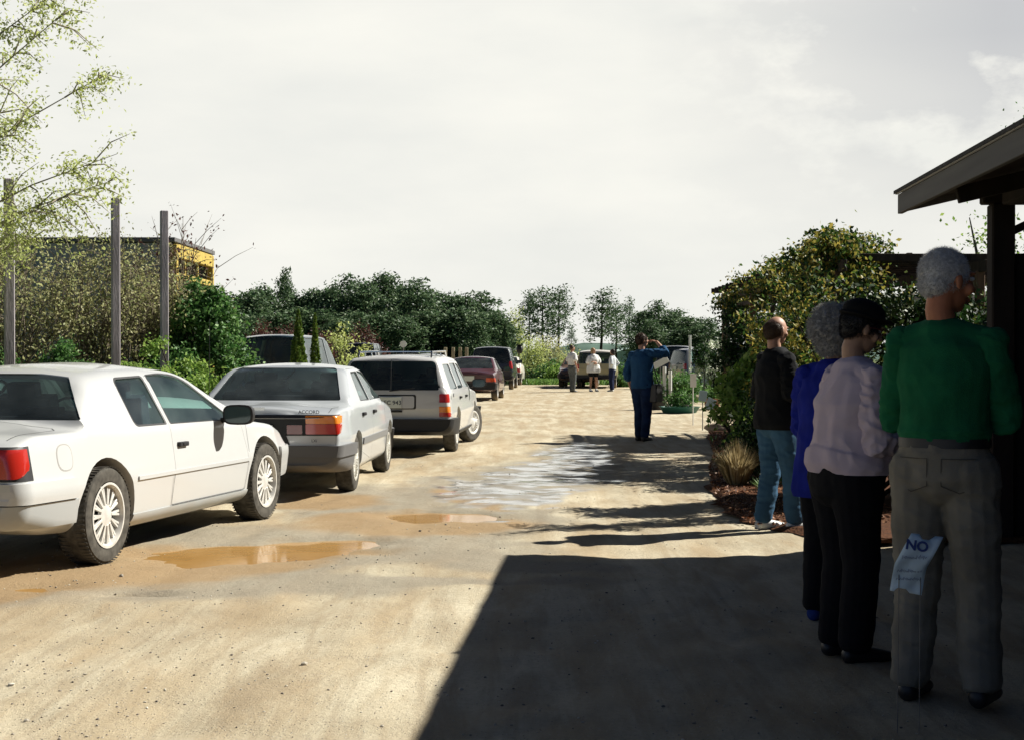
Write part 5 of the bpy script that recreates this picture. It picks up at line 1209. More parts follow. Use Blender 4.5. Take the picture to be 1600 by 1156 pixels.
# the dark shed on the right (its roof shades the foreground)
BH = R(3.6)
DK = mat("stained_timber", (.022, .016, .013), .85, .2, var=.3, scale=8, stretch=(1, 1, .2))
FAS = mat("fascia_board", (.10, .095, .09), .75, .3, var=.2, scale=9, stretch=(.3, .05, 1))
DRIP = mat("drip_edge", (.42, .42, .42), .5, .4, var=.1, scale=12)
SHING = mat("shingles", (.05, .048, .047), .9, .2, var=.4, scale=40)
bd = empty("open_shed", (3.10, 12.05, 0), -BH, label="dark timber shed with a low-pitched overhanging roof on the right", cat="building")
# local axes: x across (away from the lane), y along the eave (negative = towards and past the camera)
zt, th, pitch, Wd, Ln = 2.735, .15, math.tan(R(13)), 3.9, 22.0
def roof_part(nm, z0, z1, x0, x1, y0, y1, m):
    v = []
    for x in (x0, x1, x1, x0) if False else (x0, x1):
        for y in (y0, y1):
            for z in (z0, z1): v.append((x, y, z + x * pitch))
    v2 = v; f = [(0, 1, 3, 2), (4, 6, 7, 5), (0, 4, 5, 1), (2, 3, 7, 6), (0, 2, 6, 4), (1, 5, 7, 3)]
    return MB().add(v2, f).build(nm, m, bd)
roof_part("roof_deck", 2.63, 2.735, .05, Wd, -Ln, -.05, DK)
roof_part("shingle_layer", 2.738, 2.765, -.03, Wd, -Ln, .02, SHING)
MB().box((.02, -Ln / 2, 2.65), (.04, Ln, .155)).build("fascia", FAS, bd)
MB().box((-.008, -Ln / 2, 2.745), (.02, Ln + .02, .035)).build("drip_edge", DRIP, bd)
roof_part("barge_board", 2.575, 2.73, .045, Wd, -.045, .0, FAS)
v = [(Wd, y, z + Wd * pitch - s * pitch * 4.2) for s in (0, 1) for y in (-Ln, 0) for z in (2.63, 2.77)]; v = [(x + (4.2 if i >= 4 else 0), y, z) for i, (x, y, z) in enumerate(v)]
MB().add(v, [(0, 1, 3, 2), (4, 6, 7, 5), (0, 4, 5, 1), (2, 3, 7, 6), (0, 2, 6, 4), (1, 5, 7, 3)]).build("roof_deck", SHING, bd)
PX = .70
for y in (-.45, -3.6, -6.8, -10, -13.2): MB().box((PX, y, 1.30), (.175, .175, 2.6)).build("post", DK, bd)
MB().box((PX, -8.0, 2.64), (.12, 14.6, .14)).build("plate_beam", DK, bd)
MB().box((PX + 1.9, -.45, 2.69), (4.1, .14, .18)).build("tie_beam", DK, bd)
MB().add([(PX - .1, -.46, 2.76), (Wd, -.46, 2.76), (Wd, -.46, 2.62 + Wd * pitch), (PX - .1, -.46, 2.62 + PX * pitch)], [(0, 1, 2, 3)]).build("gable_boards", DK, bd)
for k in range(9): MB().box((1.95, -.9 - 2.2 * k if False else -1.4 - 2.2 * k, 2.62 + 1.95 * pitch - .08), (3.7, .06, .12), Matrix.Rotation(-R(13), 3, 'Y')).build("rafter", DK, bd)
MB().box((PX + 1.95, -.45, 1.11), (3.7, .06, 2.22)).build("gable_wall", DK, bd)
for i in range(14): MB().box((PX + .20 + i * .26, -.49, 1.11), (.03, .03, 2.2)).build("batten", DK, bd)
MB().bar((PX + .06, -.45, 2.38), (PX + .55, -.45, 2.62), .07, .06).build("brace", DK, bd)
MB().box((PX + .35, -9.5, 1.12), (.07, 17.6, 2.24)).build("light_blocking_wall", DK, bd)  # unseen wall, added to block daylight from the right
MB().box((7.6, -11, 1.4), (.08, 22, 2.8)).build("rear_wall", DK, bd)  # unseen wall, added so the shed interior stays dark
# second low shed behind the vine
s2 = empty("nursery_shed", (5.2, 23.6, 0), R(-2), label="low dark nursery shed with a pale metal roof edge behind the vine", cat="shed")
MB().box((2.9, 1.5, 2.80), (6.6, 3.4, .30)).build("roof", DK, s2); MB().box((2.9, -.22, 2.965), (6.62, .05, .03)).build("roof_edge", DRIP, s2)
for x in (-.2, 1.5, 3.3, 5.8): MB().box((x, -.1, 1.32), (.10, .10, 2.64)).build("post", DK, s2)
for x in (1.0, 2.5): MB().box((x, -.2, 2.99), (.08, .10, .06)).build("roof_bracket", DK, s2)
PALE = mat("pale_panel", (.55, .60, .58), .6, .3, var=.2, scale=2)
MB().box((1.3, 1.2, 2.05), (3.0, .05, .75)).build("pale_panel", PALE, s2)
MB().box((4.4, 3.05, 1.2), (2.4, .05, 2.4)).build("rear_wall", DK, s2)
for z in (2.18, 2.32): MB().tube([(-.2, -.12, z), (3.3, -.12, z)], .008, 5).build("wire", DRIP, s2)
def flag(label, p, w, h, m, rz):
    v = []; f = []
    for i in range(7):
        for j in range(5): x = w * i / 6; v.append((x, .03 * math.sin(i * 1.4 + j * .4), -h * j / 4 - .02 * math.sin(i)))
    for i in range(6):
        for j in range(4): a = i * 5 + j; f.append((a, a + 1, a + 6, a + 5))
    me_ = modify(mesh(v, f, True), lambda o: (setattr(o.modifiers.new("s", 'SOLIDIFY'), 'thickness', .004), None)[1])
    new_obj("cloth_flag", me_, None, m, loc=p, rotz=rz, label=label, cat="flag")
FB = mat("blue_cloth", (.02, .10, .42), .8, .2); FR = mat("red_cloth", (.50, .035, .02), .8, .2)
p = at(1396, 458, 23.2); flag("blue cloth flag hanging under the nursery shed roof", p, .30, .20, FB, R(-20))
p = at(1402, 482, 23.1); flag("red cloth flag hanging just below the blue one", p, .34, .22, FR, R(-25))
p = at(1372, 470, 23.2); flag("small blue cloth pennant left of the other flags", p, .14, .20, FB, R(-10))
# ---------------------------------------------------------------- small things by the bed
WHP = mat("white_plastic", (.72, .72, .68), .5, .4); STK = mat("metal_stake", (.18, .17, .16), .5, .5, metal=.5); CARD = mat("pale_blue_card", (.42, .58, .62), .6, .3)
pp = gp(1043, 640); pv = empty("white_post", (pp.x, pp.y, 0), label="twin white plastic pipe post standing in the bed right of the blue-shirted man", cat="post")
for dx, h in ((-.08, 1.12), (.07, 1.02)): MB().tube([(dx, 0, 0), (dx, 0, h)], .045, 12).build("pipe", WHP, pv, smooth=True, angle=50)
MB().box((0, 0, .3), (.2, .03, .04)).build("clip", STK, pv)
b = at(1032, 567, 40); bb = MB().box((0, 0, 0), (.46, .03, .17), Matrix.Rotation(R(-28), 3, 'Y')); bo = empty("tilted_board", (b.x, 40, 0), label="tilted white board on a stake just right of the blue-shirted man's elbow", cat="sign")
bb.build("board", WHP, bo, loc=(0, 0, b.z)); MB().tube([(0, .03, 0), (0, .03, b.z - .02)], .014, 6).build("stake", STK, bo)
def tagsign(label, xb, yb, yt, w, h, m, name="plant_sign", tilt=0):
    q = gp(xb, yb); z = CH + (HY - yt) * q.y / F; r = empty(name, (q.x, q.y, 0), R(8), label=label, cat="sign"); MB().box((0, -.012, z - h / 2), (w, .012, h), Matrix.Rotation(R(tilt), 3, 'Y')).build("board", m, r); MB().tube([(0, 0, 0), (0, 0, z - h * .3)], .010, 6).build("stake", WHP if m is WHP else STK, r)
tagsign("tall white plant sign on a thin white stake at the lane edge", 1083, 664, 584, .125, .27, WHP)
tagsign("pale blue plant sign on a dark stake, left of a pair", 1098, 672, 610, .15, .20, CARD, tilt=8)
tagsign("pale blue plant sign leaning right on a dark stake, lower of a pair", 1110, 672, 622, .17, .22, CARD, tilt=22)
# planters
def pot(label, p, r, h, m, plant, n, seed, lm=L_GREEN, lr=.3, lh=.4, name="planter"):
    t = empty(name, (p.x, p.y, 0), label=label, cat="planter"); MB().lathe([(.001, 0), (r * .8, 0), (r, h * .95), (r * 1.05, h), (r * .93, h), (r * .9, h * .8), (.001, h * .8)], 24).build("tub", m, t, smooth=True, angle=40)
    g = np.random.default_rng(seed); P = clumps(g, crown_centers(g, (0, 0, h + lh * .5), (lr, lr, lh * .6), 26, .3), n, .06); new_obj("foliage", leaf_mesh(P[P[:, 2] > h * .8], .07, seed), t, lm); return t
GT = mat("green_tub", (.03, .12, .09), .5, .4); CL = mat("terracotta", (.28, .13, .07), .8); BKP = mat("black_pot", (.015, .015, .015), .6)
pot("wide low green tub with leafy plants beside the white pipe post", gp(1062, 645), .50, .16, GT, 1, 1100, 701, lr=.42, lh=.35)
pot("black pot of grey-green leaves behind the green tub", gp(1064, 634), .28, .34, BKP, 1, 1200, 702, lr=.38, lh=.5)
pot("clay pot with trailing plant in the bed left of the white pipe post", gp(1028, 640), .20, .28, BKP, 1, 700, 703, L_DARK, .26, .35)
pot("terracotta pot behind the pale blue plant signs", gp(1113, 640), .22, .30, CL, 1, 600, 704, L_GREEN, .25, .2)
# rocks edging the bed
RK = mat("bed_rock", (.30, .24, .18), .9, .2, var=.3, scale=10, bump=.6, bscale=14)
for i, (x, y, s, lab) in enumerate([(1058, 618, .34, "tan boulder in the bed above the green tub"), (1092, 628, .22, "dark small boulder in the bed near the plant signs"), (1124, 676, .20, "pale flat stone at the bed corner under the plant signs"), (1040, 612, .25, "rounded boulder behind the white pipe post")]):
    q = gp(x, y); bm = bmesh.new(); bmesh.ops.create_icosphere(bm, subdivisions=3, radius=1)
    for vv in bm.verts: nn = mnoise.noise(vv.co * 1.3 + Vector((i * 7, 0, 0))); vv.co *= 1 + .28 * nn; vv.co = Vector((vv.co.x * s * 1.3, vv.co.y * s, vv.co.z * s * .62 + s * .4))
    me_ = bpy.data.meshes.new("rock"); bm.to_mesh(me_); bm.free(); me_.shade_smooth(); new_obj("boulder", me_, None, RK, loc=(q.x, q.y, 0), label=lab, cat="rock")
# standard tree
q = at(1100, 560, 52); t_ = empty("standard_tree", (q.x, 52, 0), label="small lollipop-shaped tree in front of the silver grey utility vehicle", cat="tree"); MB().tube([(0, 0, 0), (.02, 0, .6), (0, 0, 1.1)], [.025, .02, .016], 6).build("trunk", BARKD, t_)
g = np.random.default_rng(77); new_obj("crown", leaf_mesh(clumps(g, crown_centers(g, (0, 0, 1.35), (.42, .42, .38), 40, .5), 1800, .07), .08, 77), t_, L_DARK)
q = at(1120, 548, 56); bush("pale_shrub", "shrub with white blossom beside the silver grey utility vehicle", "shrub", (q.x, 56), [((0, 0, 1.0), (.8, .8, 1.0))], 1500, .12, leafmat("blossom", [(.2, .3, .12), (.55, .6, .45), (.75, .75, .65)], .3), 720, sig=.12, k=40)
q = at(1078, 545, 60); MB().tube([(0, 0, 0), (0, 0, at(1078, 524, 60).z)], .05, 8).build("white_pole", WHP, loc=(q.x, 60, 0), label="slim white pole rising beyond the utility vehicle", cat="pole")
# bushes at the lane end, right of the people
for i, (x, y, d, w, lab) in enumerate([(985, 570, 67, .75, "dense green bush right of the three people chatting"), (972, 590, 66, .4, "little green bush at the feet of the dense green bush"), (1010, 582, 62, .5, "green bush half hidden behind the blue-shirted man")]):
    q = at(x, y, d); bush("verge_bush", lab, "shrub", (q.x, d), [((0, 0, q.z * .5), (w, w * .8, q.z * .55))], 3500, .09, L_GREEN, 730 + i, sig=.12, k=40)
for i, (x, y) in enumerate([(1068, 590), (1055, 600)]):
    q = at(x, y, 46); bush("bed_bush", ["feathery green bush in the bed beyond the black pot", "low green bush in the bed behind the white pipe post"][i], "shrub", (q.x, 46), [((0, 0, q.z * .6), (.55, .5, q.z * .6))], 2600, .075, L_GREEN, 740 + i, sig=.1, k=40)
# small far things
q = at(630, 538, 58); s_ = empty("round_sign", (q.x, 58, 0), label="round white sign showing above the white wagon's roof rack", cat="sign"); MB().lathe([(.001, -.02), (.13, -.02), (.13, .02), (.001, .02)], 24, 'y', (0, 0, q.z)).build("disc", WHP, s_); MB().tube([(0, .03, 0), (0, .03, q.z)], .02, 6).build("pole", STK, s_)
q = at(812, 546, 70); s_ = empty("bird_feeder", (q.x, 70, 0), label="small dark bird feeder on a thin pole left of the pickup truck", cat="bird feeder"); MB().ell((0, 0, q.z), (.16, .16, .22), 12, 8).box((0, 0, q.z + .2), (.3, .3, .03)).build("feeder", M_BLACK, s_); MB().tube([(0, 0, float(gz(q.x, 70))), (0, 0, q.z - .2)], .012, 6).build("pole", STK, s_)
TW = mat("tan_timber", (.38, .32, .2), .8)
for i, x in enumerate((696, 708, 719, 729)):
    q = at(x, 543, 66); MB().box((0, 0, q.z / 2), (.14, .12, q.z)).build("fence_post", TW, loc=(q.x, 66, 0), label="tan timber fence post above the pale grey car's roof", cat="post", group="tan fence posts behind the parked cars")
# handwritten paper sign on wires, leaning by the green-sweatered man
PAP = mat("paper", (.60, .74, .82), .8, .2, var=.06, scale=20); BLU = mat("blue_marker", (.02, .05, .22), .7)
d0 = 5.7; ps = empty("paper_sign", (at(1425, 880, d0).x, d0, 0), R(-14), label="creased pale blue paper sign lettered NO, on two wires beside khaki trousers", cat="sign")
zc = at(1425, 880, d0).z
def sheet(u, w): # u down the page, w across; leaning and folded
    k = .095 * (1 - u) - .02 * u if u < .52 else .012 - .035 * (u - .52); return Vector((w * .118 + (.058 - .12 * u if u < .52 else -.004 - .035 * (u - .52)), -.02 * math.sin(u * 5), zc + .115 - u * .225))
v = []; f = []; nu, nw = 14, 8
for i in range(nu + 1):
    for j in range(nw + 1): 
        u, w = i / nu, j / nw - .5; p = sheet(u, w); p.y += .006 * math.sin(j * 1.1 + i * .6); p.z -= .012 * j / nw
        if i == 0 and 3 <= j <= 5: p.z -= .022
        if i == nu and 2 <= j <= 4: p.z += .016
        v.append(tuple(p))
for i in range(nu):
    for j in range(nw): a = i * (nw + 1) + j; f.append((a, a + 1, a + nw + 2, a + nw + 1))
me_ = modify(mesh(v, f, True), lambda o: (setattr(o.modifiers.new("s", 'SOLIDIFY'), 'thickness', .0012), None)[1]); new_obj("sheet", me_, ps, PAP)
def writing(s, u, w, size, bold=.0015):
    t = textmesh(s, size, .0006, bold)
    o = new_obj("writing", t, ps, BLU); p = sheet(u, w); o.location = p + Vector((0, -.012, 0)); o.rotation_euler = (R(90), R(8), 0)
writing("NO", .20, -.12, .052, .002)
for k, (u, s) in enumerate([(.42, .018), (.66, .014), (.80, .014)]):  # lines too faint to read: loose strokes of the marker
    g = np.random.default_rng(k); m = MB()
    for q in range(7):
        p = sheet(u, -.36 + .11 * q); a = Vector((p.x, p.y - .0115, p.z)); h = s * (.4 + .6 * g.random()); m.tube([a, a + Vector((.003, 0, h)), a + Vector((.008, 0, h * .2)), a + Vector((.012, 0, h * .7))], .0009, 4)
    m.build("pen_strokes", BLU, ps)
MB().tube([(-.05, .012, 0), (-.045, .012, zc + .06)], .0018, 5).tube([(.03, .012, 0), (.035, .012, zc + .08)], .0018, 5).build("wire_legs", STK, ps)
# ---------------------------------------------------------------- people
SKIN = mat("skin", (.42, .23, .15), .55, .4, var=.12, scale=9); SKINR = mat("ruddy_skin", (.42, .16, .08), .55, .4, var=.18, scale=9); SKINT = mat("tan_skin", (.40, .24, .16), .55, .4, var=.1, scale=9)
def cloth(nm, c, v=.15, rough=.9): return mat(nm, c, rough, .15, var=v, scale=7, bump=.25, bscale=240)
def loft(mb, pts, rad, n=16, side=(1, 0, 0)):
    "elliptical tube with rounded ends; rad: (across, deep)"
    pts = [Vector(p) for p in pts]; rad = [r if hasattr(r, '__len__') else (r, r) for r in rad]; m = len(pts); S = Vector(side)
    P = []; Rr = []
    t0 = (pts[1] - pts[0]).normalized(); t1 = (pts[-1] - pts[-2]).normalized()
    for k in (1.0, .8, .45): q = min(rad[0]) * .8; P.append(pts[0] - t0 * q * k); Rr.append(tuple(r * math.sqrt(max(.0, 1 - k * k) + .004) for r in rad[0]))
    P += pts; Rr += [tuple(r) for r in rad]
    for k in (.45, .8, 1.0): q = min(rad[-1]) * .8; P.append(pts[-1] + t1 * q * k); Rr.append(tuple(r * math.sqrt(max(.0, 1 - k * k) + .004) for r in rad[-1]))
    v = []; M = len(P)
    for i in range(M):
        t = (P[min(i + 1, M - 1)] - P[max(i - 1, 0)]).normalized(); u = (S - t * S.dot(t))
        if u.length < .1: u = Vector((0, 1, 0)) - t * t.y
        u.normalize(); w = t.cross(u)
        for j in range(n): a = 2 * math.pi * j / n; v.append(tuple(P[i] + u * math.cos(a) * Rr[i][0] + w * math.sin(a) * Rr[i][1]))
    f = [(i * n + j, i * n + (j + 1) % n, (i + 1) * n + (j + 1) % n, (i + 1) * n + j) for i in range(M - 1) for j in range(n)] + [tuple(range(n))[::-1], tuple((M - 1) * n + j for j in range(n))]
    mb.add(v, f); return mb
def closed(mb):
    me = mb.me(); bm = bmesh.new(); bm.from_mesh(me)
    # every island gets outward normals
    bmesh.ops.recalc_face_normals(bm, faces=bm.faces[:]); bm.to_mesh(me); bm.free(); return me
def folds(me, amp, sc=(6, 6, 3), seed=0, ridge=False):
    n = len(me.vertices); co = np.empty(n * 3); me.vertices.foreach_get('co', co); co = co.reshape(-1, 3); no = np.empty(n * 3); me.vertices.foreach_get('normal', no); no = no.reshape(-1, 3)
    d = np.array([mnoise.noise(Vector((p[0] * sc[0] + seed, p[1] * sc[1], p[2] * sc[2]))) + .5 * mnoise.noise(Vector((p[0] * sc[0] * 2.3, p[1] * sc[1] * 2.3 + seed, p[2] * sc[2] * 2.6))) for p in co])
    if ridge or amp >= .0065 and sc[0] < 20:   # sharp creases on top of the soft swell
        r = np.array([(1 - abs(mnoise.noise(Vector((p[0] * sc[0] * 1.5 + 5 + seed, p[1] * sc[1] * 1.5, p[2] * sc[2] * 2.2 + p[0] * 4)))) * 3.2) for p in co]); d = d * .8 + np.clip(r, -.3, 1) * .42
    co += no * (d * amp)[:, None]; me.vertices.foreach_set('co', co.ravel()); me.update(); return me
def hand(mb, w, d, palm, s=1.0, curl=.6, thumb=1):
    "w wrist, d finger direction, palm = palm normal"
    d = Vector(d).normalized(); pn = Vector(palm); pn = (pn - d * pn.dot(d)).normalized(); sd = d.cross(pn) * thumb; w = Vector(w)
    loft(mb, [w, w + d * .045 * s, w + d * .085 * s], [(.024 * s, .017 * s), (.037 * s, .014 * s), (.038 * s, .012 * s)], 12, sd)
    for i, (o, L) in enumerate(((.030, .070), (.010, .080), (-.010, .074), (-.029, .058))):
        b = w + d * .088 * s + sd * o * s; c = curl * (1 + .12 * i); d1 = (d * math.cos(c * .6) + pn * math.sin(c * .6)).normalized(); d2 = (d * math.cos(c * 1.7) + pn * math.sin(c * 1.7)).normalized(); d3 = (d * math.cos(c * 2.3) + pn * math.sin(c * 2.3)).normalized()
        p1 = b + d1 * L * .45 * s; p2 = p1 + d2 * L * .32 * s; p3 = p2 + d3 * L * .23 * s
        loft(mb, [b - d * .01, p1, p2, p3], [.0098 * s, .0092 * s, .0085 * s, .007 * s], 8, sd)
    b = w + d * .03 * s + sd * .028 * s; t1 = (d * .6 + sd * .7 + pn * .35).normalized(); p1 = b + t1 * .038 * s; p2 = p1 + (d * .85 + sd * .15 + pn * .4).normalized() * .032 * s
    loft(mb, [b, p1, p2], [.013 * s, .011 * s, .0085 * s], 8, pn)
def person(label, loc, rotz, h, skin, P, parts, vox=.009, headrot=0.0, headtilt=0.0, group=None, build=1.0, female=False):
    s = h / 1.75; root = empty("person", (loc[0], loc[1], float(gz(loc[0], loc[1]))), rotz, label=label, cat="person", group=group)
    lean = P.get('lean', 0.0)
    def L(x, y, z): return Vector((x, y + lean * max(0, z - .95), z)) * s
    sh = P.get('sh', .178 if not female else .158); hipw = .095
    hands = {}; J = {}
    for sd, k in ((-1, 'L'), (1, 'R')):
        J['sh' + k] = L(sd * sh, 0, 1.405 + P.get('shr' + k, 0)); J['el' + k] = L(*P['el' + k]); J['wr' + k] = L(*P['wr' + k])
        fx, fy = P.get('ft' + k, (sd * .10, 0)); J['hip' + k] = L(sd * hipw, 0, .92); J['ank' + k] = Vector((fx, fy, .09)) * s; kb = P.get('kn' + k, .03)
        J['kn' + k] = (J['hip' + k] * .5 + J['ank' + k] * .5 + Vector((0, kb, -.01)) * s); J['kn' + k].z = .495 * s
    B = build; tor = [L(0, 0, .90), L(0, .0, 1.02), L(0, .0, 1.15), L(0, .005, 1.28), L(0, 0, 1.385), L(0, -.005, 1.44)]
    tr = [(.165 * B * s, .115 * B * s), (.155 * B * s, .108 * B * s), (.150 * B * s, .105 * B * s), (.172 * B * s, .118 * B * s), (.170 * s, .10 * s), (.10 * s, .075 * s)]
    H0 = L(0, .005, 1.655); hr = Matrix.Rotation(headrot, 3, 'Z') @ Matrix.Rotation(headtilt, 3, 'X')
    hs = P.get('hs', 1.06)
    def hp(x, y, z): return H0 + hr @ (Vector((x, y, z)) * s * hs)
    b = MB(); loft(b, tor, tr, 20); neck = L(0, -.005, 1.42); loft(b, [neck, hp(0, -.02, -.10), hp(0, -.012, -.04)], [.062 * s, .054 * s, .056 * s], 14)
    b.ell(hp(0, -.008, .008), (.074 * s, .094 * s, .100 * s), 20, 14, hr); b.ell(hp(0, .022, -.052), (.056 * s, .066 * s, .062 * s), 16, 10, hr); b.ell(hp(0, .050, -.086), (.026 * s, .026 * s, .022 * s), 10, 8, hr)
    loft(b, [hp(0, .084, .012), hp(0, .098, -.012), hp(0, .106, -.028)], [(.009 * s, .010 * s), (.012 * s, .012 * s), (.016 * s, .011 * s)], 10); b.ell(hp(0, .086, .028), (.046 * s, .014 * s, .010 * s), 12, 8, hr)
    b.ell(hp(0, .084, -.056), (.024 * s, .011 * s, .007 * s), 10, 8, hr); b.ell(hp(0, .082, -.066), (.020 * s, .011 * s, .007 * s), 10, 8, hr)
    for sd in (-1, 1): b.ell(hp(sd * .076, -.006, -.012), (.010 * s, .019 * s, .031 * s), 10, 8, hr); b.ell(hp(sd * .040, .060, -.028), (.022 * s, .020 * s, .024 * s), 10, 8, hr)
    for k in 'LR':
        loft(b, [J['hip' + k], J['hip' + k] * .5 + J['kn' + k] * .5, J['kn' + k], J['kn' + k] * .6 + J['ank' + k] * .4 + Vector((0, -.012, 0)), J['ank' + k]], [(.085 * B * s, .095 * B * s), (.072 * s, .078 * s), (.053 * s, .056 * s), (.052 * s, .055 * s), (.036 * s, .038 * s)], 14)
        fd = P.get('fd' + k, (0, 1)); fv = Vector((fd[0], fd[1], 0)).normalized(); a = J['ank' + k]
        loft(b, [a + Vector((0, 0, -.045 * s)) - fv * .03 * s, a + fv * .08 * s + Vector((0, 0, -.055 * s)), a + fv * .155 * s + Vector((0, 0, -.068 * s))], [(.034 * s, .036 * s), (.042 * s, .030 * s), (.036 * s, .018 * s)], 12, Vector((fv.y, -fv.x, 0)))
        loft(b, [J['sh' + k], J['sh' + k] * .5 + J['el' + k] * .5, J['el' + k], J['el' + k] * .6 + J['wr' + k] * .4, J['wr' + k]], [.052 * s, .045 * s, .038 * s, .037 * s, .026 * s], 12)
        dh = (J['wr' + k] - J['el' + k]).normalized(); hd = P.get('hd' + k); pn = P.get('pn' + k, (-1 if k == 'R' else 1, .3, 0)); hand(b, J['wr' + k], Vector(hd) if hd else dh, pn, s, P.get('curl', .5), 1 if k == 'R' else -1)
    body = remesh(closed(b), vox * s, 3); body.materials.clear(); new_obj("body", body, root, skin)
    me_eye = MB()
    if vox < .012:
        for sd in (-1, 1):
            e = MB().ell(hp(sd * .031, .0745, .008), (.012 * s, .010 * s, .0085 * s), 12, 8, hr).build("eye", mat("eye_white", (.55, .53, .5), .3), root, smooth=True)
            MB().ell(hp(sd * .031, .0825, .008), (.005 * s, .0035 * s, .005 * s), 10, 6, hr).build("iris", mat("iris_dark", (.03, .02, .015), .2), e, smooth=True)
    C = dict(J=J, L=L, s=s, hp=hp, hr=hr, root=root, B=B, tor=tor, tr=tr, vox=vox, fd=P)
    for fn, kw in parts: fn(C, **kw)
    return root
def top(C, name, m, sleeve='long', z0=.86, loose=.018, hem=1.0, amp=.007, collar=True, seed=1, neckz=1.455, belly=0.0):
    s, L, J = C['s'], C['L'], C['J']; b = MB(); B = C['B']; k = loose * s
    zs = [z0 + .04, 1.02, 1.15, 1.28, 1.385, 1.43]; base = [(.168 * B * hem, .118 * B * hem), (.158 * B * hem, .112 * B), (.156 * B, .112 * B), (.174 * B, .120 * B), (.172, .104), (.105, .080)]
    pts = [L(0, belly * (1 if 1 < z < 1.2 else .5 if z < 1.3 else 0), z) for z in zs]; loft(b, pts, [((rx * s + k), (ry * s + k + belly * s * (1.0 if 1 < z < 1.2 else .4 if z < 1.3 else 0))) for (rx, ry), z in zip(base, zs)], 22)
    for q in 'LR': loft(b, [L(0, -.012, 1.445), L(0, -.012, 1.43) * .5 + J['sh' + q] * .5 + Vector((0, 0, .012)), J['sh' + q] + Vector((0, 0, .004))], [(.05 * s, .05 * s + k * .3), (.048 * s + k * .4, .056 * s + k * .4), (.046 * s + k * .5, .05 * s + k * .5)], 12)
    if collar: loft(b, [L(0, -.006, 1.425), L(0, -.004, neckz)], [(.078 * s, .070 * s), (.066 * s, .062 * s)], 16)
    me = remesh(closed(b), C['vox'] * s, 3); 
    if amp: folds(me, amp, seed=seed)
    # trim flat at the hem
    bm = bmesh.new(); bm.from_mesh(me); bmesh.ops.bisect_plane(bm, geom=bm.verts[:] + bm.edges[:] + bm.faces[:], plane_co=L(0, 0, z0), plane_no=(0, 0, -1), clear_outer=True); 
    bm.to_mesh(me); bm.free(); me.materials.clear(); o = new_obj(name, me, C['root'], m)
    for i, q in enumerate('LR'):
        a, e, w = J['sh' + q], J['el' + q], J['wr' + q]; c = MB(); a2 = a + (a - e).normalized() * .01
        if sleeve == 'long': loft(c, [a2, a * .5 + e * .5, e, e * .5 + w * .5, w - (w - e) * .10], [.058 * s + k * .5, .056 * s + k * .7, .050 * s + k * .8, .044 * s + k * .8, .036 * s + k * .7], 16); loft(c, [w - (w - e) * .16, w - (w - e) * .03], [(.036 * s + k * .5,) * 2, (.035 * s + k * .5,) * 2], 14)
        elif sleeve == 'rolled': loft(c, [a2, a * .5 + e * .5, e, e * .62 + w * .38], [.058 * s + k * .5, .055 * s + k * .7, .050 * s + k * .8, .047 * s + k * .8], 16)
        else: loft(c, [a2, a * .55 + e * .45, a * .3 + e * .7], [.058 * s + k * .5, .060 * s + k, .064 * s + k * 1.2], 16)
        ms = remesh(closed(c), C['vox'] * s * .8, 2); folds(ms, amp * 1.25, (9, 9, 9), seed + 7 + i, ridge=True); ms.materials.clear(); new_obj("sleeve", ms, o, m)
    return o
def legs(C, name, m, z1=.09, loose=.016, short=False, amp=.006, seed=3, waist=1.04, taper=1.0):
    s, L, J = C['s'], C['L'], C['J']; b = MB(); B = C['B']; k = loose * s
    loft(b, [L(0, 0, .88), L(0, 0, .96), L(0, 0, waist)], [(.160 * B * s + k, .115 * B * s + k), (.166 * B * s + k * .8, .117 * B * s + k * .8), (.157 * B * s + k * .6, .110 * B * s + k * .6)], 20)
    for q in 'LR':
        h, kn, a = J['hip' + q], J['kn' + q], J['ank' + q]
        if short: e = h * .42 + kn * .58; loft(b, [h, e], [(.095 * B * s + k, .10 * B * s + k), (.085 * s + k * 2, .088 * s + k * 2)], 14)
        else: loft(b, [h, h * .5 + kn * .5, kn, kn * .5 + a * .5, a + Vector((0, -.004, .015))], [(.092 * B * s + k, .10 * B * s + k), (.080 * s + k, .085 * s + k), (.064 * s + k, .066 * s + k), (.058 * s + k * taper, .062 * s + k * taper), (.052 * s + k * taper, .058 * s + k * taper)], 14)
    me = remesh(closed(b), C['vox'] * s, 2); 
    if amp: folds(me, amp, (5, 5, 9), seed)
    bm = bmesh.new(); bm.from_mesh(me); bmesh.ops.bisect_plane(bm, geom=bm.verts[:] + bm.edges[:] + bm.faces[:], plane_co=L(0, 0, waist + .01), plane_no=(0, 0, 1), clear_outer=True); bm.to_mesh(me); bm.free()
    me.materials.clear(); return new_obj(name, me, C['root'], m)
def pocket(C, m, x, z, w=.12, h=.13):
    "a stitched back pocket following the seat of the trousers"
    s, L, B = C['s'], C['L'], C['B']; mb = MB(); v = []
    def P(u, zz): a = math.asin(max(-1, min(1, u / (.172 * B)))); return L(.188 * B * math.sin(a), -.142 * B * math.cos(a), zz)
    n = 7; pts = [(x - w / 2 + w * i / n, z + h / 2) for i in range(n)] + [(x + w / 2, z + h / 2 - h * .8 * i / 4) for i in range(5)] + [(x, z - h / 2)] + [(x - w / 2, z - h * .3 + h * .8 * i / 4) for i in range(5)]
    mb.tube([P(*p) for p in pts + pts[:1]], .0022, 5, False); mb.build("pocket_seam", m, C['root'])
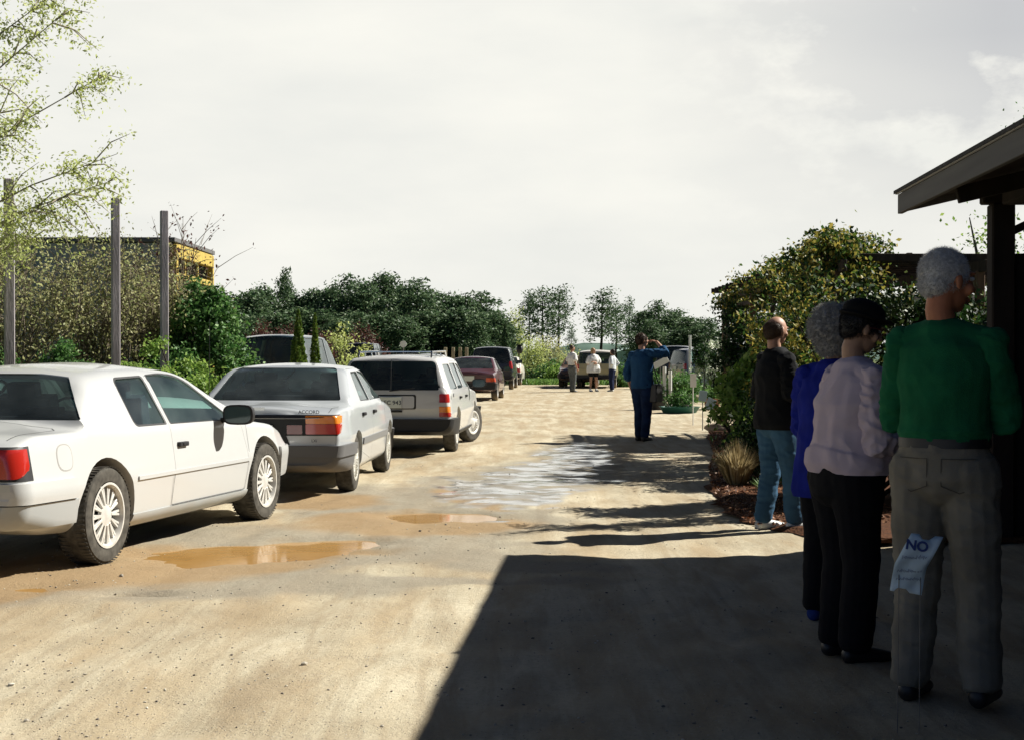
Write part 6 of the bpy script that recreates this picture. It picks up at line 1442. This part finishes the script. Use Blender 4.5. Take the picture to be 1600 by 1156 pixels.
def skirt(C, name, m, z0=.45):
    s, L = C['s'], C['L']; b = MB(); B = C['B']; loft(b, [L(0, 0, z0), L(0, 0, .7), L(0, 0, .9), L(0, 0, 1.05)], [(.24 * s, .20 * s), (.22 * s, .17 * s), (.185 * B * s, .14 * B * s), (.165 * B * s, .12 * B * s)], 20); me = remesh(closed(b), .012, 2); folds(me, .012, (9, 9, 1), 4)
    me.materials.clear(); new_obj(name, me, C['root'], m)
def shoes(C, name, m, big=1.0):
    s, J = C['s'], C['J']
    for q in 'LR':
        fd = C['fd'].get('fd' + q, (0, 1)); fv = Vector((fd[0], fd[1], 0)).normalized(); a = J['ank' + q]; sdv = Vector((fv.y, -fv.x, 0)); b = MB(); z = lambda t: Vector((0, 0, t * s - a.z))
        loft(b, [a - fv * .045 * s + z(.045), a + fv * .04 * s + z(.046), a + fv * .12 * s + z(.036), a + fv * .185 * s + z(.028)], [(.040 * s * big, .044 * s), (.046 * s * big, .044 * s), (.050 * s * big, .034 * s), (.038 * s * big, .024 * s)], 14, sdv)
        loft(b, [a + z(.05), a + z(.11)], [(.042 * s, .05 * s), (.040 * s, .046 * s)], 12, sdv)
        me = remesh(closed(b), .007, 2); bm = bmesh.new(); bm.from_mesh(me); 
        for v in bm.verts: v.co.z = max(v.co.z, .002)
        bm.to_mesh(me); bm.free(); me.materials.clear(); new_obj(name, me, C['root'], m)
def hair(C, m, style='short', name="hair", puff=1.0, seed=5):
    s, hp, hr = C['s'], C['hp'], C['hr']; b = MB()
    if style == 'short':
        b.ell(hp(0, -.016, .022), (.081 * s * puff, .096 * s * puff, .093 * s * puff), 24, 16, hr); b.ell(hp(0, -.048, -.018), (.068 * s, .052 * s, .056 * s), 16, 10, hr)
    elif style == 'bald':
        b.ell(hp(0, -.034, -.004), (.082 * s, .082 * s, .074 * s), 24, 16, hr); b.ell(hp(0, -.055, -.040), (.062 * s, .050 * s, .05 * s), 16, 10, hr)
    elif style == 'curly':
        g = np.random.default_rng(seed); b.ell(hp(0, -.03, .03), (.105 * s * puff, .112 * s * puff, .108 * s * puff), 24, 16, hr); b.ell(hp(0, -.055, -.05), (.09 * s, .075 * s, .08 * s), 20, 12, hr)
        for i in range(90):
            u = Vector((g.normal(), g.normal() - .35, g.normal() + .35)).normalized(); b.ell(hp(u.x * .102 * puff, -.03 + u.y * .108 * puff, .028 + u.z * .104 * puff), (.020 * s,) * 3, 8, 6)
    elif style == 'long':
        b.ell(hp(0, -.022, .02), (.092 * s * puff, .103 * s * puff, .10 * s * puff), 24, 16, hr); b.ell(hp(0, -.055, -.055), (.088 * s * puff, .062 * s * puff, .095 * s * puff), 20, 12, hr)
        for sd in (-1, 1): b.ell(hp(sd * .068, -.01, -.03), (.024 * s, .05 * s, .075 * s), 12, 8, hr)
    me = remesh(closed(b), .0055 if C['vox'] < .012 else .009, 2); folds(me, .002 if style != 'curly' else .006, (60, 60, 26) if style == 'short' else (40, 40, 40), seed)
    me.materials.clear(); h = new_obj(name, me, C['root'], m)
    # loose strands
    n = 15000 if C['vox'] < .012 else 900; co = np.array([v.co[:] for v in me.vertices]); no = np.array([v.normal[:] for v in me.vertices]); g = np.random.default_rng(seed); k = g.integers(0, len(co), n); ln = {'short': .020, 'bald': .016, 'curly': .034, 'long': .04}[style]
    D = no[k] * .7 + np.array([0, -.2, -.5 if style in ('long', 'short') else .05]) + .35 * g.normal(size=(n, 3)); D /= np.linalg.norm(D, axis=1)[:, None]
    lm = leaf_mesh(co[k] + D * ln * .3, ln, seed, aspect=.045, dirs=D, dirw=4.0); new_obj("strands", lm, h, m)
def belt(C, m, z=1.03):
    s, L, B = C['s'], C['L'], C['B']; mb = MB(); n = 28; v = []
    for zz in (z - .018, z + .018):
        for i in range(n): a = 2 * math.pi * i / n; p = L(.178 * B * math.cos(a), .132 * B * math.sin(a), zz); v.append(tuple(p))
    mb.add(v, [(i, (i + 1) % n, n + (i + 1) % n, n + i) for i in range(n)]).build("belt", m, C['root'], smooth=True)
def collar(C, m):
    s, L = C['s'], C['L']; mb = MB(); n = 26; v = []
    for r, z in ((.066, 1.475), (.072, 1.482), (.098, 1.435), (.104, 1.425)):
        for i in range(n): a = 2 * math.pi * (i / n * .86 + .07) + math.pi / 2; v.append(tuple(L(r * math.cos(a), r * .95 * math.sin(a), z + (.0 if r < .08 else -.02 * (1 if i in (0, 1, n - 1, n - 2) else 0)))))
    mb.add(v, [(j * n + i, j * n + i + 1, (j + 1) * n + i + 1, (j + 1) * n + i) for j in range(3) for i in range(n - 1)]); me = modify(mb.me(True), lambda o: (setattr(o.modifiers.new("s", 'SOLIDIFY'), 'thickness', .004), None)[1]); new_obj("collar", me, C['root'], m)
def glasses(C, m):
    s, hp = C['s'], C['hp']; mb = MB()
    for sd in (-1, 1): mb.tube([hp(sd * .034 + .024 * math.cos(a), .092, .008 + .019 * math.sin(a)) for a in np.linspace(0, 6.283, 17)], .0022 * s, 5, False); mb.tube([hp(sd * .058, .090, .012), hp(sd * .079, .04, .010), hp(sd * .080, -.015, .0)], .0022 * s, 5)
    mb.tube([hp(-.012, .096, .01), hp(.012, .096, .01)], .002 * s, 5); mb.build("glasses", m, C['root'], smooth=True)
def hat(C, m):
    s, hp, hr = C['s'], C['hp'], C['hr']; b = MB(); b.ell(hp(0, -.012, .075), (.098 * s, .112 * s, .070 * s), 24, 12, hr); b.ell(hp(0, .050, .060), (.098 * s, .110 * s, .010 * s), 24, 8, hr); b.ell(hp(0, -.02, .050), (.108 * s, .118 * s, .016 * s), 24, 8, hr)
    me = remesh(closed(b), .006, 3); me.materials.clear(); new_obj("hat", me, C['root'], m)
GREY_H = mat("grey_hair", (.40, .39, .38), .7, .4, var=.3, scale=60); WHITE_H = mat("white_hair", (.60, .59, .58), .7, .4, var=.25, scale=60); BLACK_H = mat("black_hair", (.012, .010, .010), .5, .5); BROWN_H = mat("brown_hair", (.07, .04, .022), .55, .4, var=.3, scale=60); BLOND_H = mat("blond_hair", (.36, .25, .12), .6, .4, var=.2, scale=60); DBROWN_H = mat("dark_brown_hair", (.025, .017, .012), .55, .4)
LEATH = mat("black_leather", (.015, .014, .014), .45, .5); WSHOE = mat("white_shoe", (.62, .64, .62), .6); 
# 1 green sweater, nearest
xw = lambda x, d: (x - 800) * d / F
person("tall white-haired man seen from behind in a green sweater and khaki trousers", (xw(1476, 6.2), 6.2), R(-32), 1.86, SKINR,
    dict(hs=1.2, sh=.172, elL=(-.215, .07, 1.10), elR=(.215, .07, 1.10), wrL=(-.10, .27, 1.14), wrR=(.17, .26, 1.14), hdL=(.6, .8, .1), hdR=(-.5, .85, .1), lean=.03, ftL=(-.13, .0), ftR=(.14, .02)),
    [(top, dict(name="sweater", m=cloth("green_knit", (.012, .125, .052)), z0=1.02, loose=.018, hem=1.0, amp=.010, neckz=1.468)), (legs, dict(name="trousers", m=cloth("khaki_cloth", (.22, .20, .16)), loose=.026, amp=.010, waist=1.035)), (belt, dict(m=LEATH, z=1.022)), (pocket, dict(m=mat('khaki_seam', (.10, .09, .07), .9), x=-.085, z=.90)), (pocket, dict(m=mat('khaki_seam', (.10, .09, .07), .9), x=.085, z=.90)), (shoes, dict(name="shoe", m=LEATH)), (hair, dict(m=WHITE_H, style='short', puff=1.0))], vox=.0075, headrot=R(-38), headtilt=R(-6), build=1.0)
# 2 pink blouse
person("stout black-haired woman in a pale pink blouse looking down, in front of the blue-coated woman", (xw(1322, 7.1), 7.1), R(-72), 1.66, SKINT,
    dict(elL=(-.25, .04, 1.10), elR=(.26, .0, 1.09), wrL=(-.15, .27, 1.10), wrR=(.12, .33, 1.10), hdL=(.4, .9, .15), hdR=(-.3, .95, .2), lean=.12, sh=.17),
    [(top, dict(name="blouse", m=cloth("pink_cotton", (.58, .48, .54), .06), z0=.94, loose=.035, hem=1.12, amp=.016, sleeve='long', belly=.03)), (collar, dict(m=MC['pink_cotton'])), (legs, dict(name="slacks", m=cloth("black_cloth", (.010, .010, .012)), loose=.03)), (shoes, dict(name="shoe", m=LEATH)), (hair, dict(m=BLACK_H, style='short', puff=1.02)), (hat, dict(m=cloth("black_felt", (.008, .008, .009)))), (glasses, dict(m=mat("red_frame", (.16, .03, .02), .3)))], vox=.0075, headtilt=R(-17), headrot=R(-8), build=1.22, female=True)
# 3 blue coat
person("grey curly-haired woman in a long royal blue coat, back half turned", (xw(1302, 8.1), 8.1), R(-38), 1.65, SKIN,
    dict(elL=(-.21, .04, 1.12), elR=(.22, .04, 1.12), wrL=(-.17, .18, .92), wrR=(.18, .20, 1.0), lean=.06, sh=.17),
    [(top, dict(name="coat", m=cloth("blue_coat_cloth", (.014, .024, .26)), z0=.72, loose=.032, hem=1.10, amp=.015, neckz=1.47)), (legs, dict(name="slacks", m=MC['black_cloth'], loose=.03)), (shoes, dict(name="shoe", m=cloth("blue_shoe_cloth", (.03, .06, .25)))), (hair, dict(m=GREY_H, style='curly', puff=1.12))], vox=.009, headrot=R(-10), build=1.12, female=True)
# 4 bald man in jeans
person("balding man in a black jacket, blue jeans and white sneakers facing right", (xw(1213, 12.3), 12.3), R(-72), 1.74, SKIN,
    dict(elL=(-.26, -.02, 1.14), elR=(.26, .0, 1.14), wrL=(-.17, .19, 1.05), wrR=(.16, .20, 1.08), hdL=(.7, .7, .1), hdR=(-.6, .75, .1), ftL=(-.10, -.06), ftR=(.10, .12), lean=.0),
    [(top, dict(name="jacket", m=cloth("black_jacket", (.009, .010, .011)), z0=.84, loose=.035, hem=1.06, amp=.012, neckz=1.46)), (legs, dict(name="jeans", m=cloth("light_denim", (.04, .10, .17)), loose=.02, amp=.010)), (shoes, dict(name="sneaker", m=WSHOE, big=1.1)), (hair, dict(m=BROWN_H, style='bald'))], vox=.009, headrot=R(14), headtilt=R(-8), build=1.12)
# 5 the photographer
p5 = gp(1003, 689)
person("man in a blue denim shirt and dark jeans raising his right arm to his brow", (p5.x, p5.y), R(-38), 1.77, SKIN,
    dict(elL=(-.27, -.03, 1.13), wrL=(-.26, .06, .88), elR=(.37, .16, 1.44), wrR=(.165, .19, 1.63), hdR=(-.9, .05, .25), pnR=(0, -.2, -1), shrR=.035, ftL=(-.07, .02), ftR=(.08, -.03), curl=.45),
    [(top, dict(name="shirt", m=cloth("denim_shirt", (.022, .075, .16)), z0=.87, loose=.030, hem=1.04, amp=.011, sleeve='rolled')), (collar, dict(m=MC['denim_shirt'])), (legs, dict(name="jeans", m=cloth("dark_denim", (.012, .025, .065), .3), loose=.018, amp=.008)), (shoes, dict(name="shoe", m=LEATH, big=1.1)), (hair, dict(m=BROWN_H, style='short', puff=1.04))], vox=.010, headrot=R(-28), headtilt=R(6), build=1.02)
bg_ = empty("shoulder_bag", (p5.x + .23, p5.y - .05, 0), R(-30), label="black shoulder bag hanging at the blue-shirted man's hip", cat="bag"); MB().box((0, 0, .80), (.13, .26, .30)).build("bag", LEATH, bg_); MB().tube([(0, -.11, .94), (-.05, -.08, 1.1), (-.16, -.06, 1.46), (-.12, .12, 1.30), (0, .11, .94)], .010, 6, False).build("strap", LEATH, bg_)
# 6-8 the three chatting
q = gp(894, 612.5); person("man in a white polo shirt and grey trousers, left of the three chatting", (q.x, q.y), R(-60), 1.76, SKIN,
    dict(elL=(-.27, -.03, 1.13), wrL=(-.25, .08, .90), elR=(.27, -.03, 1.13), wrR=(.25, .06, .89), ftL=(-.10, .04), ftR=(.10, -.02)),
    [(top, dict(name="polo_shirt", m=cloth("white_cotton", (.72, .72, .70), .04), z0=1.0, sleeve='short', loose=.03, hem=1.02)), (legs, dict(name="trousers", m=cloth("grey_cloth", (.11, .12, .12)), loose=.025)), (belt, dict(m=LEATH)), (shoes, dict(name="shoe", m=LEATH)), (hair, dict(m=BROWN_H, style='short'))], vox=.012, build=1.08)
q = gp(927, 611.5); person("blond woman in a long white T-shirt and black shorts, middle of the three", (q.x, q.y), R(200) - R(0), 1.66, SKIN,
    dict(elL=(-.25, .03, 1.12), wrL=(.05, .22, 1.20), elR=(.25, .03, 1.10), wrR=(-.02, .20, 1.12), hdL=(.9, .3, .1), hdR=(-.9, .3, .1), ftL=(-.13, .0), ftR=(.13, .0)),
    [(top, dict(name="tshirt", m=MC['white_cotton'], z0=.76, sleeve='short', loose=.045, hem=1.25, amp=.012)), (legs, dict(name="shorts", m=cloth("black_shorts", (.012, .012, .014)), short=True, loose=.02)), (shoes, dict(name="shoe", m=WSHOE, big=1.1)), (hair, dict(m=BLOND_H, style='long', puff=.95))], vox=.012, headrot=R(20), build=1.18, female=True)
q = gp(957, 611.5); person("dark-haired woman in a pale top and navy slacks, hand on hip, right of the three", (q.x, q.y), R(65), 1.62, SKIN,
    dict(elL=(-.34, -.10, 1.14), wrL=(-.17, .02, 1.02), hdL=(.7, .5, -.3), elR=(.36, -.12, 1.16), wrR=(.18, .02, 1.02), hdR=(-.7, .5, -.3), ftL=(-.09, .0), ftR=(.09, .05)),
    [(top, dict(name="blouse", m=cloth("pale_cotton", (.55, .58, .60), .08), z0=.90, sleeve='long', loose=.025, hem=1.06)), (legs, dict(name="slacks", m=cloth("navy_cloth", (.012, .018, .05)), loose=.025)), (shoes, dict(name="shoe", m=WSHOE)), (hair, dict(m=DBROWN_H, style='long', puff=.9))], vox=.012, build=1.0, female=True)
